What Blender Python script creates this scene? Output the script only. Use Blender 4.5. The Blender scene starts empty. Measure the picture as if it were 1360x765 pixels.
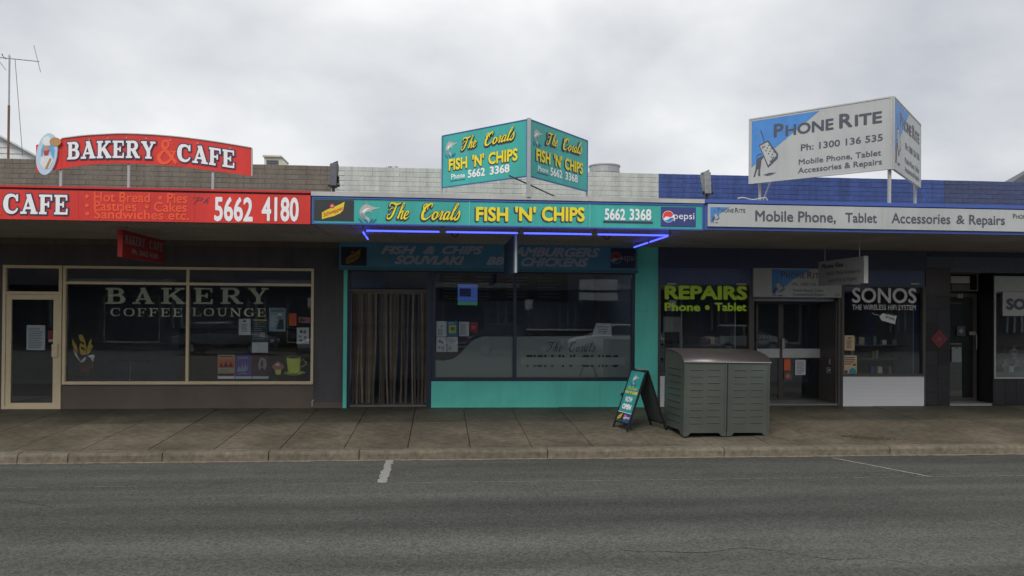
import bpy, bmesh, math, random
from mathutils import Vector, Matrix
random.seed(7)
R = math.radians
# ------------------------------------------------------------------ camera, world, sun, exposure
W0, H0, FPX = 1360.0, 765.0, 1058.0
CAMP = Vector((0.0, -14.5, 1.70))
YAW, PITCH, ROLL = R(-5.15), R(0.5), 0.0070
PPY = 415.0 - math.tan(PITCH) * FPX                 # principal point row
scene = bpy.context.scene
scene.render.engine = 'CYCLES'
rot = Matrix.Rotation(YAW, 3, 'Z') @ Matrix.Rotation(R(90) + PITCH, 3, 'X') @ Matrix.Rotation(ROLL, 3, 'Z')
cd = bpy.data.cameras.new('camera'); cam = bpy.data.objects.new('camera', cd)
scene.collection.objects.link(cam)
cam.matrix_world = Matrix.Translation(CAMP) @ rot.to_4x4()
cd.sensor_width = 36.0; cd.lens = 36.0 * FPX / W0
cd.shift_y = (PPY - H0 / 2) / W0
cd.clip_start = 0.1; cd.clip_end = 3000
scene.camera = cam

SUN_EL, SUN_AZ = R(48), R(205)
w = bpy.data.worlds.new('World'); scene.world = w; w.use_nodes = True
nt = w.node_tree; N = nt.nodes; L = nt.links
N.clear()
out = N.new('ShaderNodeOutputWorld'); bg = N.new('ShaderNodeBackground'); bg.inputs['Strength'].default_value = 0.1
sky = N.new('ShaderNodeTexSky'); sky.sky_type = 'NISHITA'; sky.sun_disc = False
sky.sun_elevation = SUN_EL; sky.sun_rotation = SUN_AZ; sky.air_density = 1.0; sky.dust_density = 2.0
tc = N.new('ShaderNodeTexCoord'); mp = N.new('ShaderNodeMapping'); mp.inputs['Scale'].default_value = (1.0, 1.0, 1.7)
n1 = N.new('ShaderNodeTexNoise'); n1.inputs['Scale'].default_value = 2.6; n1.inputs['Detail'].default_value = 7; n1.inputs['Roughness'].default_value = 0.50
n1.inputs['Distortion'].default_value = 0.1
cr = N.new('ShaderNodeValToRGB'); e = cr.color_ramp.elements
e[0].position = 0.32; e[0].color = (0.37, 0.385, 0.415, 1)
e[1].position = 0.68; e[1].color = (0.70, 0.705, 0.70, 1)
m_ = cr.color_ramp.elements.new(0.5); m_.color = (0.52, 0.53, 0.545, 1)
sc_ = N.new('ShaderNodeVectorMath'); sc_.operation = 'SCALE'; sc_.inputs['Scale'].default_value = 10.6
mx = N.new('ShaderNodeMix'); mx.data_type = 'RGBA'; mx.inputs[0].default_value = 0.95
L.new(tc.outputs['Generated'], mp.inputs[0]); L.new(mp.outputs[0], n1.inputs['Vector'])
L.new(n1.outputs[0], cr.inputs[0]); L.new(cr.outputs[0], sc_.inputs[0])
L.new(sky.outputs[0], mx.inputs[6]); L.new(sc_.outputs[0], mx.inputs[7])
L.new(mx.outputs[2], bg.inputs[0]); L.new(bg.outputs[0], out.inputs[0])

sd = bpy.data.lights.new('sun', 'SUN'); sd.energy = 1.5; sd.angle = R(30); sd.color = (1.0, 0.97, 0.93)
so = bpy.data.objects.new('sun', sd); scene.collection.objects.link(so)
# direction towards the sun: behind the camera, a little to the left
sv = Vector((math.cos(SUN_EL) * math.sin(SUN_AZ), math.cos(SUN_EL) * math.cos(SUN_AZ), math.sin(SUN_EL)))
so.rotation_euler = sv.to_track_quat('Z', 'Y').to_euler()
scene.view_settings.view_transform = 'Standard'; scene.view_settings.look = 'None'
scene.view_settings.exposure = 0.50; scene.view_settings.gamma = 1.0

# ------------------------------------------------------------------ helpers
COL = scene.collection
def ray(px, py):
    return rot @ Vector(((px - W0 / 2) / FPX, -(py - PPY) / FPX, -1.0))
def at(px, py, Y):                       # the point of the plane y = Y seen at a pixel of the photograph
    d = ray(px, py); t = (Y - CAMP.y) / d.y
    return CAMP + d * t
def atX(px, py, X):
    d = ray(px, py); t = (X - CAMP.x) / d.x
    return CAMP + d * t
def gx(px, Y, py=450): return at(px, py, Y).x
def gz(py, Y, px=680): return at(px, py, Y).z

def tag(o, label=None, cat=None, group=None, kind=None):
    if label: o['label'] = label
    if cat: o['category'] = cat
    if group: o['group'] = group
    if kind: o['kind'] = kind
    return o
def empty(name, loc=(0, 0, 0), rz=0, label=None, cat=None, group=None, kind=None):
    o = bpy.data.objects.new(name, None); COL.objects.link(o); o.empty_display_size = 0.2
    o.location = loc; o.rotation_euler = (0, 0, rz)
    return tag(o, label, cat, group, kind)
def link(name, me, parent=None, loc=None, rz=None, scale=None):
    o = bpy.data.objects.new(name, me); COL.objects.link(o)
    if parent is not None: o.parent = parent
    if loc is not None: o.location = loc
    if rz is not None: o.rotation_euler = (0, 0, rz)
    if scale is not None: o.scale = scale
    return o

class MB:
    def __init__(s): s.v = []; s.f = []
    def add(s, vs, fs):
        b = len(s.v); s.v += [tuple(v) for v in vs]; s.f += [tuple(i + b for i in f) for f in fs]; return s
    def box(s, x0, x1, y0, y1, z0, z1):
        if x0 > x1: x0, x1 = x1, x0
        if y0 > y1: y0, y1 = y1, y0
        if z0 > z1: z0, z1 = z1, z0
        return s.add([(x0,y0,z0),(x1,y0,z0),(x1,y1,z0),(x0,y1,z0),(x0,y0,z1),(x1,y0,z1),(x1,y1,z1),(x0,y1,z1)],
              [(0,3,2,1),(4,5,6,7),(0,1,5,4),(1,2,6,5),(2,3,7,6),(3,0,4,7)])
    def bar(s, a, b, r, n=8, r2=None):
        a = Vector(a); b = Vector(b); d = (b - a).normalized(); r2 = r if r2 is None else r2
        u = d.cross(Vector((0, 0, 1)));
        if u.length < 1e-3: u = d.cross(Vector((1, 0, 0)))
        u.normalize(); v = d.cross(u)
        vs = []
        for p, rr in ((a, r), (b, r2)):
            for k in range(n):
                t = 2 * math.pi * k / n; vs.append(p + u * rr * math.cos(t) + v * rr * math.sin(t))
        fs = [(k, (k + 1) % n, n + (k + 1) % n, n + k) for k in range(n)] + [tuple(range(n - 1, -1, -1)), tuple(range(n, 2 * n))]
        return s.add(vs, fs)
    def prism(s, pts, y0, y1):           # outline in x,z extruded along y
        n = len(pts)
        vs = [(p[0], y0, p[1]) for p in pts] + [(p[0], y1, p[1]) for p in pts]
        fs = [tuple(range(n)), tuple(range(2 * n - 1, n - 1, -1))] + [(i, n + i, n + (i + 1) % n, (i + 1) % n) for i in range(n)]
        return s.add(vs, fs)
    def prismx(s, pts, x0, x1):          # outline in y,z extruded along x
        n = len(pts)
        vs = [(x0, p[0], p[1]) for p in pts] + [(x1, p[0], p[1]) for p in pts]
        fs = [tuple(range(n)), tuple(range(2 * n - 1, n - 1, -1))] + [(i, n + i, n + (i + 1) % n, (i + 1) % n) for i in range(n)]
        return s.add(vs, fs)
    def disc(s, cx, cz, rx, rz, y, n=20, a0=0, a1=2 * math.pi):
        pts = [(cx + rx * math.cos(a0 + (a1 - a0) * k / n), y, cz + rz * math.sin(a0 + (a1 - a0) * k / n)) for k in range(n)]
        return s.add(pts, [tuple(range(n))])
    def poly(s, pts, y):
        return s.add([(p[0], y, p[1]) for p in pts], [tuple(range(len(pts)))])
    def mesh(s, name, mat, smooth=False, fix=True):
        me = bpy.data.meshes.new(name); me.from_pydata(s.v, [], s.f)
        if mat: me.materials.append(mat)
        if fix:
            bm = bmesh.new(); bm.from_mesh(me); bmesh.ops.recalc_face_normals(bm, faces=bm.faces); bm.to_mesh(me); bm.free()
        if smooth:
            for p in me.polygons: p.use_smooth = True
        me.update(); return me
    def build(s, name, mat, parent=None, loc=None, rz=None, smooth=False, bevel=0, kind=None, fix=True):
        o = link(name, s.mesh(name, mat, smooth, fix), parent, loc, rz)
        if bevel:
            b = o.modifiers.new('bevel', 'BEVEL'); b.width = bevel; b.segments = 2; b.limit_method = 'ANGLE'
        if kind: o['kind'] = kind
        return o
def bx(name, mat, parent, x0, x1, y0, y1, z0, z1, bevel=0):
    return MB().box(x0, x1, y0, y1, z0, z1).build(name, mat, parent, bevel=bevel)

# ------------------------------------------------------------------ materials
MATS = {}
def mat(name, col, rough=0.7, metal=0.0, var=0.12, scale=6.0, bump=0.0, bscale=60.0, rnd=0.0, emit=None, spec=0.5, stain=0.0, stretch=(1, 1, 1), streak=0.0):
    if name in MATS: return MATS[name]
    m = bpy.data.materials.new(name); MATS[name] = m; m.use_nodes = True
    t = m.node_tree; n = t.nodes; l = t.links; p = n['Principled BSDF']
    p.inputs['Roughness'].default_value = rough; p.inputs['Metallic'].default_value = metal
    p.inputs['Specular IOR Level'].default_value = spec
    c = (*col, 1)
    tcn = n.new('ShaderNodeTexCoord'); mpn = n.new('ShaderNodeMapping'); mpn.inputs['Scale'].default_value = stretch
    l.new(tcn.outputs['Object'], mpn.inputs[0])
    nz = n.new('ShaderNodeTexNoise'); nz.inputs['Scale'].default_value = scale; nz.inputs['Detail'].default_value = 6; nz.inputs['Roughness'].default_value = 0.6
    l.new(mpn.outputs[0], nz.inputs['Vector'])
    mr = n.new('ShaderNodeMapRange'); mr.inputs[1].default_value = 0.25; mr.inputs[2].default_value = 0.75
    mr.inputs[3].default_value = 1 - var; mr.inputs[4].default_value = 1 + var
    l.new(nz.outputs[0], mr.inputs[0])
    fac = mr.outputs[0]
    if rnd:
        oi = n.new('ShaderNodeObjectInfo'); m2 = n.new('ShaderNodeMapRange'); m2.inputs[3].default_value = 1 - rnd; m2.inputs[4].default_value = 1 + rnd
        l.new(oi.outputs['Random'], m2.inputs[0]); mm = n.new('ShaderNodeMath'); mm.operation = 'MULTIPLY'
        l.new(fac, mm.inputs[0]); l.new(m2.outputs[0], mm.inputs[1]); fac = mm.outputs[0]
    if stain:
        n3 = n.new('ShaderNodeTexNoise'); n3.inputs['Scale'].default_value = 0.9; n3.inputs['Detail'].default_value = 5
        geo = n.new('ShaderNodeNewGeometry'); l.new(geo.outputs['Position'], n3.inputs['Vector'])
        m3 = n.new('ShaderNodeMapRange'); m3.inputs[1].default_value = 0.42; m3.inputs[2].default_value = 0.62
        m3.inputs[3].default_value = 1 - stain; m3.inputs[4].default_value = 1.0
        l.new(n3.outputs[0], m3.inputs[0]); mm = n.new('ShaderNodeMath'); mm.operation = 'MULTIPLY'
        l.new(fac, mm.inputs[0]); l.new(m3.outputs[0], mm.inputs[1]); fac = mm.outputs[0]
    if streak:        # rain streaks running down a wall
        n4 = n.new('ShaderNodeTexNoise'); n4.inputs['Scale'].default_value = 3.2; n4.inputs['Detail'].default_value = 6; n4.inputs['Roughness'].default_value = .7
        geo = n.new('ShaderNodeNewGeometry'); mp4 = n.new('ShaderNodeMapping'); mp4.inputs['Scale'].default_value = (1.5, 1, .16); l.new(geo.outputs['Position'], mp4.inputs[0]); l.new(mp4.outputs[0], n4.inputs['Vector'])
        m4 = n.new('ShaderNodeMapRange'); m4.inputs[1].default_value = 0.38; m4.inputs[2].default_value = 0.60; m4.inputs[3].default_value = 1 - streak; m4.inputs[4].default_value = 1.03
        l.new(n4.outputs[0], m4.inputs[0]); mm = n.new('ShaderNodeMath'); mm.operation = 'MULTIPLY'
        l.new(fac, mm.inputs[0]); l.new(m4.outputs[0], mm.inputs[1]); fac = mm.outputs[0]
    vs = n.new('ShaderNodeVectorMath'); vs.operation = 'SCALE'; vs.inputs[0].default_value = col
    l.new(fac, vs.inputs['Scale']); l.new(vs.outputs[0], p.inputs['Base Color'])
    if bump:
        nb = n.new('ShaderNodeTexNoise'); nb.inputs['Scale'].default_value = bscale; nb.inputs['Detail'].default_value = 4
        l.new(mpn.outputs[0], nb.inputs['Vector'])
        b = n.new('ShaderNodeBump'); b.inputs['Strength'].default_value = bump; b.inputs['Distance'].default_value = 0.01
        l.new(nb.outputs[0], b.inputs['Height']); l.new(b.outputs[0], p.inputs['Normal'])
    if emit:
        p.inputs['Emission Color'].default_value = (*emit[0], 1); p.inputs['Emission Strength'].default_value = emit[1]
    return m
def glass(name, tint=(0.90, 0.92, 0.92), ior=1.62, rough=0.0):
    m = bpy.data.materials.new(name); m.use_nodes = True; t = m.node_tree; n = t.nodes; l = t.links; n.clear()
    o = n.new('ShaderNodeOutputMaterial'); tr = n.new('ShaderNodeBsdfTransparent'); tr.inputs[0].default_value = (*tint, 1)
    g = n.new('ShaderNodeBsdfGlossy'); g.inputs['Roughness'].default_value = rough; g.inputs[0].default_value = (0.95, 0.97, 1, 1)
    f = n.new('ShaderNodeFresnel'); f.inputs[0].default_value = ior; x = n.new('ShaderNodeMixShader')
    # old float glass is never perfectly flat
    nz = n.new('ShaderNodeTexNoise'); nz.inputs['Scale'].default_value = 0.7; b = n.new('ShaderNodeBump'); b.inputs['Strength'].default_value = 0.05; b.inputs['Distance'].default_value = 0.02
    tcn = n.new('ShaderNodeTexCoord'); l.new(tcn.outputs['Object'], nz.inputs['Vector']); l.new(nz.outputs[0], b.inputs['Height']); l.new(b.outputs[0], g.inputs['Normal'])
    l.new(f.outputs[0], x.inputs[0]); l.new(tr.outputs[0], x.inputs[1]); l.new(g.outputs[0], x.inputs[2]); l.new(x.outputs[0], o.inputs[0])
    MATS[name] = m; return m
GL = glass('window_glass'); GLD = glass('tinted_glass', (0.45, 0.48, 0.5), 1.6)

# ------------------------------------------------------------------ lettering
CAPH = [None]
def _textmesh(s, shear, space):
    c = bpy.data.curves.new('lettering', 'FONT'); c.body = s; c.shear = shear; c.resolution_u = 3; c.space_character = space
    o = bpy.data.objects.new('lettering', c); COL.objects.link(o)
    dg = bpy.context.evaluated_depsgraph_get(); me = bpy.data.meshes.new_from_object(o.evaluated_get(dg))
    bpy.data.objects.remove(o); bpy.data.curves.remove(c)
    return me
def text(parent, s, u0, v0, u1, v1, m, y=-0.004, bold=0.0, shear=0.0, name='lettering', space=1.0, slope=0.0, arc=None):
    """fits s between u0 and u1, baseline v0 and capital height v1, on the x,z plane of parent; heavier weights are layered prints"""
    if CAPH[0] is None:
        h = _textmesh('H', 0, 1); CAPH[0] = max(v.co.y for v in h.vertices)
    me = _textmesh(s, shear, space)
    xs = [v.co.x for v in me.vertices]; xa, xb = min(xs) - bold, max(xs) + bold
    ref = CAPH[0] + 2 * bold
    offs = [(0, 0)] if bold < .006 else [(bold * math.cos(k * math.pi / 4), bold * math.sin(k * math.pi / 4)) for k in range(8)]
    if bold > .03: offs += [(o[0] * .5, o[1] * .5) for o in offs[::2]]
    vs = []; fs = []; n0 = len(me.vertices)
    for k, (ox, oy) in enumerate(offs):
        for v in me.vertices:
            t = (v.co.x + ox - xa) / (xb - xa)
            vs.append((u0 + t * (u1 - u0), y - k * .00006, v0 + (v.co.y + oy + bold) / ref * (v1 - v0) + slope * t))
        fs += [tuple(i + k * n0 for i in p.vertices) for p in me.polygons]
    bpy.data.meshes.remove(me)
    me = bpy.data.meshes.new(name); me.from_pydata(vs, [], fs); me.materials.append(m)
    return link(name, me, parent)

def crom(pts, n=7):
    P = [pts[0]] + list(pts) + [pts[-1]]; o = []
    for i in range(1, len(P) - 2):
        for k in range(n):
            t = k / n
            o.append(tuple(0.5 * (2 * P[i][j] + (P[i+1][j] - P[i-1][j]) * t + (2*P[i-1][j] - 5*P[i][j] + 4*P[i+1][j] - P[i+2][j]) * t*t
                     + (-P[i-1][j] + 3*P[i][j] - 3*P[i+1][j] + P[i+2][j]) * t**3) for j in range(len(pts[0]))))
    o.append(tuple(pts[-1])); return o
# slab serif capitals: strokes of (curved?, [(x, z, width), ...]), cap height 1
def _S(*p): return (False, list(p))
def _C(*p): return (True, list(p))
SLAB = {
 'B': (.84, [_S((.2,0,.2),(.2,1,.2)), _S((0,.05,.1),(.4,.05,.1)), _S((0,.95,.1),(.4,.95,.1)), _C((.3,.945,.11),(.55,.92,.14),(.64,.75,.2),(.54,.58,.13),(.3,.545,.09)), _C((.3,.535,.09),(.6,.5,.13),(.7,.28,.21),(.6,.09,.14),(.3,.055,.11))]),
 'A': (1.0, [_S((.5,.98,.1),(.17,.05,.11)), _S((.46,1.0,.22),(.8,.05,.22)), _S((.28,.3,.1),(.66,.3,.1)), _S((0,.05,.1),(.36,.05,.1)), _S((.58,.05,.1),(1.0,.05,.1)), _S((.34,.96,.09),(.52,.96,.09))]),
 'K': (1.0, [_S((.2,0,.2),(.2,1,.2)), _S((0,.05,.1),(.42,.05,.1)), _S((0,.95,.1),(.42,.95,.1)), _S((.28,.42,.11),(.76,.93,.11)), _S((.42,.6,.2),(.82,.04,.22)), _S((.56,.95,.1),(.94,.95,.1)), _S((.62,.05,.1),(1.0,.05,.1))]),
 'E': (.84, [_S((.2,0,.2),(.2,1,.2)), _S((0,.05,.1),(.76,.05,.1)), _S((0,.95,.1),(.74,.95,.1)), _S((.2,.51,.1),(.5,.51,.1)), _S((.72,.0,.09),(.74,.3,.07)), _S((.7,1.0,.09),(.72,.72,.07)), _S((.52,.66,.08),(.52,.36,.08))]),
 'F': (.8, [_S((.2,0,.2),(.2,1,.2)), _S((0,.05,.1),(.44,.05,.1)), _S((0,.95,.1),(.74,.95,.1)), _S((.2,.5,.1),(.52,.5,.1)), _S((.7,1.0,.09),(.72,.7,.07)), _S((.54,.65,.08),(.54,.35,.08))]),
 'R': (.96, [_S((.2,0,.2),(.2,1,.2)), _S((0,.05,.1),(.42,.05,.1)), _S((0,.95,.1),(.4,.95,.1)), _C((.3,.945,.11),(.6,.92,.14),(.7,.72,.2),(.6,.53,.13),(.3,.48,.1)), _S((.46,.52,.2),(.76,.05,.2)), _S((.66,.05,.1),(.96,.05,.1))]),
 'Y': (.98, [_S((.5,0,.2),(.5,.5,.2)), _S((.28,.05,.1),(.72,.05,.1)), _S((.18,.95,.2),(.5,.42,.2)), _S((.8,.95,.11),(.52,.42,.11)), _S((0,.95,.1),(.38,.95,.1)), _S((.62,.95,.1),(.98,.95,.1))]),
 'C': (.9, [_C((.78,.68,.08),(.7,.86,.1),(.48,.945,.13),(.22,.84,.19),(.13,.5,.24),(.22,.17,.19),(.48,.055,.13),(.7,.12,.1),(.82,.28,.07)), _S((.79,1.0,.09),(.79,.64,.09))]),
 'G': (.98, [_C((.76,.7,.08),(.68,.88,.1),(.48,.945,.12),(.22,.84,.19),(.13,.5,.24),(.22,.17,.19),(.48,.055,.12),(.76,.14,.1)), _S((.77,1.0,.08),(.77,.68,.08)), _S((.78,.05,.18),(.78,.42,.18)), _S((.55,.42,.09),(.96,.42,.09))]),
 'O': (.98, [_C((.49,.945,.1),(.2,.82,.18),(.12,.5,.23),(.2,.18,.18),(.49,.055,.1)), _C((.49,.055,.1),(.78,.18,.18),(.86,.5,.23),(.78,.82,.18),(.49,.945,.1))]),
 'L': (.8, [_S((.2,0,.2),(.2,1,.2)), _S((0,.05,.1),(.74,.05,.1)), _S((0,.95,.1),(.42,.95,.1)), _S((.72,.0,.09),(.74,.34,.07))]),
 'U': (.98, [_C((.22,1,.2),(.22,.5,.2),(.28,.18,.18),(.5,.06,.12),(.72,.18,.11),(.78,.5,.1),(.78,1,.1)), _S((0,.95,.1),(.42,.95,.1)), _S((.6,.95,.1),(.96,.95,.1))]),
 'N': (1.04, [_S((.18,0,.1),(.18,1,.1)), _S((.16,.97,.2),(.84,.03,.2)), _S((.84,0,.1),(.84,1,.1)), _S((0,.95,.1),(.3,.95,.1)), _S((.66,.95,.1),(1.02,.95,.1)), _S((0,.05,.1),(.36,.05,.1))]),
 '&': (1.0, [_C((.95,.05,.14),(.62,.4,.16),(.3,.72,.15),(.34,.93,.11),(.52,.93,.11),(.56,.75,.1),(.3,.52,.12),(.1,.28,.18),(.24,.07,.14),(.52,.08,.12),(.76,.3,.1),(.84,.52,.1)), _S((.66,.52,.07),(.98,.52,.07))]),
 ' ': (.45, []),
}
# flowing script: curves only, slanted when drawn
SCRIPT = {
 'T': (1.0, [_C((.02,.78,.06),(.02,.98,.08),(.3,1.0,.09),(.6,.93,.13),(.98,1.02,.06)), _C((.62,.96,.08),(.56,.6,.15),(.46,.2,.15),(.28,.02,.1),(.06,.06,.07),(.06,.26,.06),(.24,.28,.04)), _C((.1,.5,.04),(.2,.66,.06),(.42,.7,.04))]),
 'h': (.56, [_C((-.02,.1,.04),(.2,.6,.06),(.32,.98,.05),(.2,1.0,.07),(.12,.6,.12),(.06,.02,.13)), _C((.08,.2,.04),(.22,.46,.07),(.36,.48,.1),(.34,.22,.12),(.36,.04,.1),(.46,.04,.06),(.56,.14,.04))]),
 'e': (.44, [_C((.04,.22,.04),(.24,.28,.06),(.32,.42,.09),(.2,.52,.08),(.06,.36,.12),(.06,.12,.13),(.2,.02,.09),(.44,.16,.04))]),
 'C': (.86, [_C((.6,.78,.06),(.6,.98,.08),(.42,1.02,.09),(.16,.82,.13),(.06,.42,.18),(.16,.08,.15),(.42,.0,.1),(.7,.18,.06),(.8,.34,.04)), _C((.26,.5,.04),(.06,.62,.06),(-.04,.86,.08),(.1,1.0,.07),(.24,.92,.05)), _C((.34,.62,.04),(.3,.84,.08),(.46,.96,.05))]),
 'o': (.5, [_C((.26,.5,.07),(.08,.42,.12),(.06,.14,.13),(.2,.0,.09),(.36,.12,.11),(.38,.36,.11),(.26,.5,.06),(.4,.42,.04),(.52,.44,.03))]),
 'r': (.42, [_C((-.02,.12,.04),(.12,.42,.06),(.16,.54,.09),(.26,.46,.08),(.22,.2,.12),(.22,.04,.11),(.32,.04,.06),(.44,.16,.04))]),
 'a': (.54, [_C((.38,.46,.06),(.2,.52,.08),(.05,.34,.12),(.06,.08,.13),(.18,.02,.09),(.34,.24,.05)), _C((.4,.5,.1),(.34,.22,.12),(.36,.04,.11),(.46,.04,.06),(.56,.16,.04))]),
 'l': (.34, [_C((-.02,.12,.04),(.2,.62,.06),(.34,.98,.06),(.22,1.02,.08),(.12,.6,.13),(.1,.12,.13),(.18,.02,.1),(.34,.16,.04))]),
 's': (.42, [_C((-.02,.1,.04),(.16,.42,.05),(.22,.58,.08),(.32,.34,.12),(.3,.1,.13),(.14,.0,.1),(.02,.08,.09),(.1,.16,.06))]),
 ' ': (.42, []),
}
def strokes(parent, s, G, u0, v0, u1, v1, m, y=-0.004, grow=0.0, weight=1.0, slant=0.0, gap=0.08, arc=None, shrink=None, name='lettering', dx=0, dz=0, slope=0.0):
    tot = sum(G[c][0] for c in s) + gap * (len(s) - 1); H = v1 - v0; sx = (u1 - u0) / (tot + slant)
    mb = MB(); cx = 0; lay = 0
    gw = grow / H
    for c in s:
        adv, st = G[c]
        for cur, pts in st:
            p = crom(pts) if cur else pts
            # extend the ends by the outline
            V = []
            for i, q in enumerate(p):
                a = p[max(0, i - 1)]; b = p[min(len(p) - 1, i + 1)]
                tx, tz = b[0] - a[0], b[1] - a[1]; l_ = math.hypot(tx, tz) or 1; tx /= l_; tz /= l_
                x, z = q[0], q[1]
                if i == 0: x -= tx * gw; z -= tz * gw
                if i == len(p) - 1: x += tx * gw; z += tz * gw
                hw = q[2] * weight / 2 + gw
                V.append((x - tz * hw, z + tx * hw)); V.append((x + tz * hw, z - tx * hw))
            vs = []
            for vi, (x, z) in enumerate(V):
                X = u0 + (cx + x + slant * z) * sx + dx; t = (X - u0) / (u1 - u0)
                k = shrink(t) if shrink else 1.0
                Z = v0 + z * H * k + dz + slope * t + (arc(t) if arc else 0)
                vs.append((X, y - lay * 0.00012 - vi * 0.00001, Z))
            mb.add(vs, [(2*i, 2*i+1, 2*i+3, 2*i+2) for i in range(len(p) - 1)]); lay += 1
        cx += adv + gap
    return mb.build(name, m, parent, fix=False)

# ------------------------------------------------------------------ palette (albedo)
def mat_road():
    m = mat('asphalt', (0.073, 0.0735, 0.065), 0.93, var=0.10, scale=1.3, bump=0.4, bscale=70, spec=0.35)
    t = m.node_tree; n = t.nodes; l = t.links; p = n['Principled BSDF']
    src = p.inputs['Base Color'].links[0].from_socket
    geo = n.new('ShaderNodeNewGeometry')
    # stone chips showing in the bitumen
    vo = n.new('ShaderNodeTexVoronoi'); vo.inputs['Scale'].default_value = 58; l.new(geo.outputs['Position'], vo.inputs['Vector'])
    r1 = n.new('ShaderNodeMapRange'); r1.inputs[1].default_value = 0.0; r1.inputs[2].default_value = 1.0; r1.inputs[3].default_value = 0.62; r1.inputs[4].default_value = 1.42
    sx = n.new('ShaderNodeSeparateColor'); l.new(vo.outputs['Color'], sx.inputs[0]); l.new(sx.outputs[0], r1.inputs[0])
    # polished wheel paths worn by the traffic, and grime drawn out along the street
    mp = n.new('ShaderNodeMapping'); mp.inputs['Scale'].default_value = (0.10, 1.1, 1); l.new(geo.outputs['Position'], mp.inputs[0])
    nz = n.new('ShaderNodeTexNoise'); nz.inputs['Scale'].default_value = 1.6; nz.inputs['Detail'].default_value = 7; l.new(mp.outputs[0], nz.inputs['Vector'])
    r2 = n.new('ShaderNodeMapRange'); r2.inputs[1].default_value = .3; r2.inputs[2].default_value = .7; r2.inputs[3].default_value = 0.66; r2.inputs[4].default_value = 1.28; l.new(nz.outputs[0], r2.inputs[0])
    sp = n.new('ShaderNodeSeparateXYZ'); l.new(geo.outputs['Position'], sp.inputs[0])
    ad = n.new('ShaderNodeMath'); ad.operation = 'MULTIPLY_ADD'; ad.inputs[1].default_value = 0.6; l.new(nz.outputs[0], ad.inputs[0]); l.new(sp.outputs['Y'], ad.inputs[2])
    cr = n.new('ShaderNodeValToRGB'); r3 = n.new('ShaderNodeMapRange'); r3.inputs[1].default_value = -13; r3.inputs[2].default_value = -3; l.new(ad.outputs[0], r3.inputs[0]); l.new(r3.outputs[0], cr.inputs[0])
    els = cr.color_ramp.elements; els[0].position = 0; els[0].color = (.95,) * 3 + (1,); els[1].position = 1; els[1].color = (.88, .88, .88, 1)
    for pos, v in ((.30, 1.0), (.38, .86), (.43, 1.08), (.56, 1.12), (.62, .70), (.69, .72), (.76, 1.06), (.84, .92), (.93, .9)):
        q = els.new(pos); q.color = (v, v, v, 1)
    def mul(a, b):
        x = n.new('ShaderNodeVectorMath'); x.operation = 'MULTIPLY'; l.new(a, x.inputs[0]); l.new(b, x.inputs[1]); return x.outputs[0]
    c = mul(src, r1.outputs[0]); c = mul(c, r2.outputs[0]); c = mul(c, cr.outputs[0]); l.new(c, p.inputs['Base Color'])
    return m
M_road = mat_road()
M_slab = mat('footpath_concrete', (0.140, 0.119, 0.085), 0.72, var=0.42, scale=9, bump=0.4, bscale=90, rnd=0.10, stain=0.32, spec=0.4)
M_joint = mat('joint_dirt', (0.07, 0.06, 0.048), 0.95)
M_slab2 = mat('dark_olive_concrete', (0.098, 0.090, 0.062), 0.68, var=0.42, scale=9, bump=0.4, bscale=90, rnd=0.10, stain=0.32, spec=0.4)  # slab row by the wall: darker and more olive than the outer row
M_kerb = mat('kerb_concrete', (0.150, 0.127, 0.092), 0.88, var=0.42, scale=14, bump=0.5, bscale=60, rnd=0.12, stain=0.2)
M_line = mat('worn_road_paint', (0.26, 0.255, 0.23), 0.8, var=0.45, scale=30, bump=0.3)
M_faint = mat('faded_road_paint', (0.16, 0.157, 0.145), 0.85, var=0.35, scale=30, bump=0.3)
M_ground = mat('earth', (0.09, 0.09, 0.07), 0.95, var=0.3, scale=0.5)
M_taupe = mat('taupe_painted_brick', (0.155, 0.133, 0.108), 0.8, var=0.1, scale=9, bump=0.35, bscale=45, rnd=0.06, stain=0.12, streak=.22)
M_white = mat('white_painted_brick', (0.46, 0.48, 0.445), 0.75, var=0.06, scale=9, bump=0.35, bscale=45, rnd=0.05, stain=0.08, streak=.2)
M_blue = mat('blue_painted_brick', (0.038, 0.072, 0.24), 0.7, var=0.1, scale=9, bump=0.35, bscale=45, rnd=0.08, stain=0.12, streak=.3)
M_dusk = mat('slate_blue_painted_brick', (0.05, 0.065, 0.14), 0.8, var=0.15, scale=9, bump=0.35, bscale=45, rnd=0.1, stain=0.15)
M_charcoal = mat('charcoal_render', (0.10, 0.094, 0.10), 0.8, var=0.1, scale=3, bump=0.2, bscale=80, stain=0.15, streak=.15)
M_brown = mat('brown_render', (0.155, 0.122, 0.105), 0.8, var=0.1, scale=3, bump=0.25, bscale=70, stain=0.15)
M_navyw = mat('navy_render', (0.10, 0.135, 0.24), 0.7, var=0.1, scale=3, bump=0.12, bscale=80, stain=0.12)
M_teal = mat('teal_render', (0.14, 0.74, 0.60), 0.55, var=0.05, scale=2.5, bump=0.12, bscale=50, stain=0.12, streak=.06)
M_cream = mat('cream_aluminium', (0.72, 0.60, 0.40), 0.45, var=0.06, scale=8)
M_navy = mat('navy_frame_paint', (0.02, 0.03, 0.06), 0.4, var=0.1)
M_dark = mat('dark_bronze_aluminium', (0.085, 0.075, 0.066), 0.4, var=0.1)
M_black = mat('black_paint', (0.012, 0.012, 0.013), 0.45)
M_tile = mat('black_glazed_tile', (0.035, 0.035, 0.042), 0.22, var=0.2, rnd=0.3)
M_red = mat('red_sign_paint', (0.66, 0.032, 0.023), 0.42, var=0.07, scale=2.0, stain=0.06, streak=.14)
M_redcap = mat('red_flashing', (0.55, 0.02, 0.02), 0.4, var=0.1, scale=3)
M_orange = mat('faded_orange_vinyl', (0.80, 0.085, 0.025), 0.5)
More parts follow.
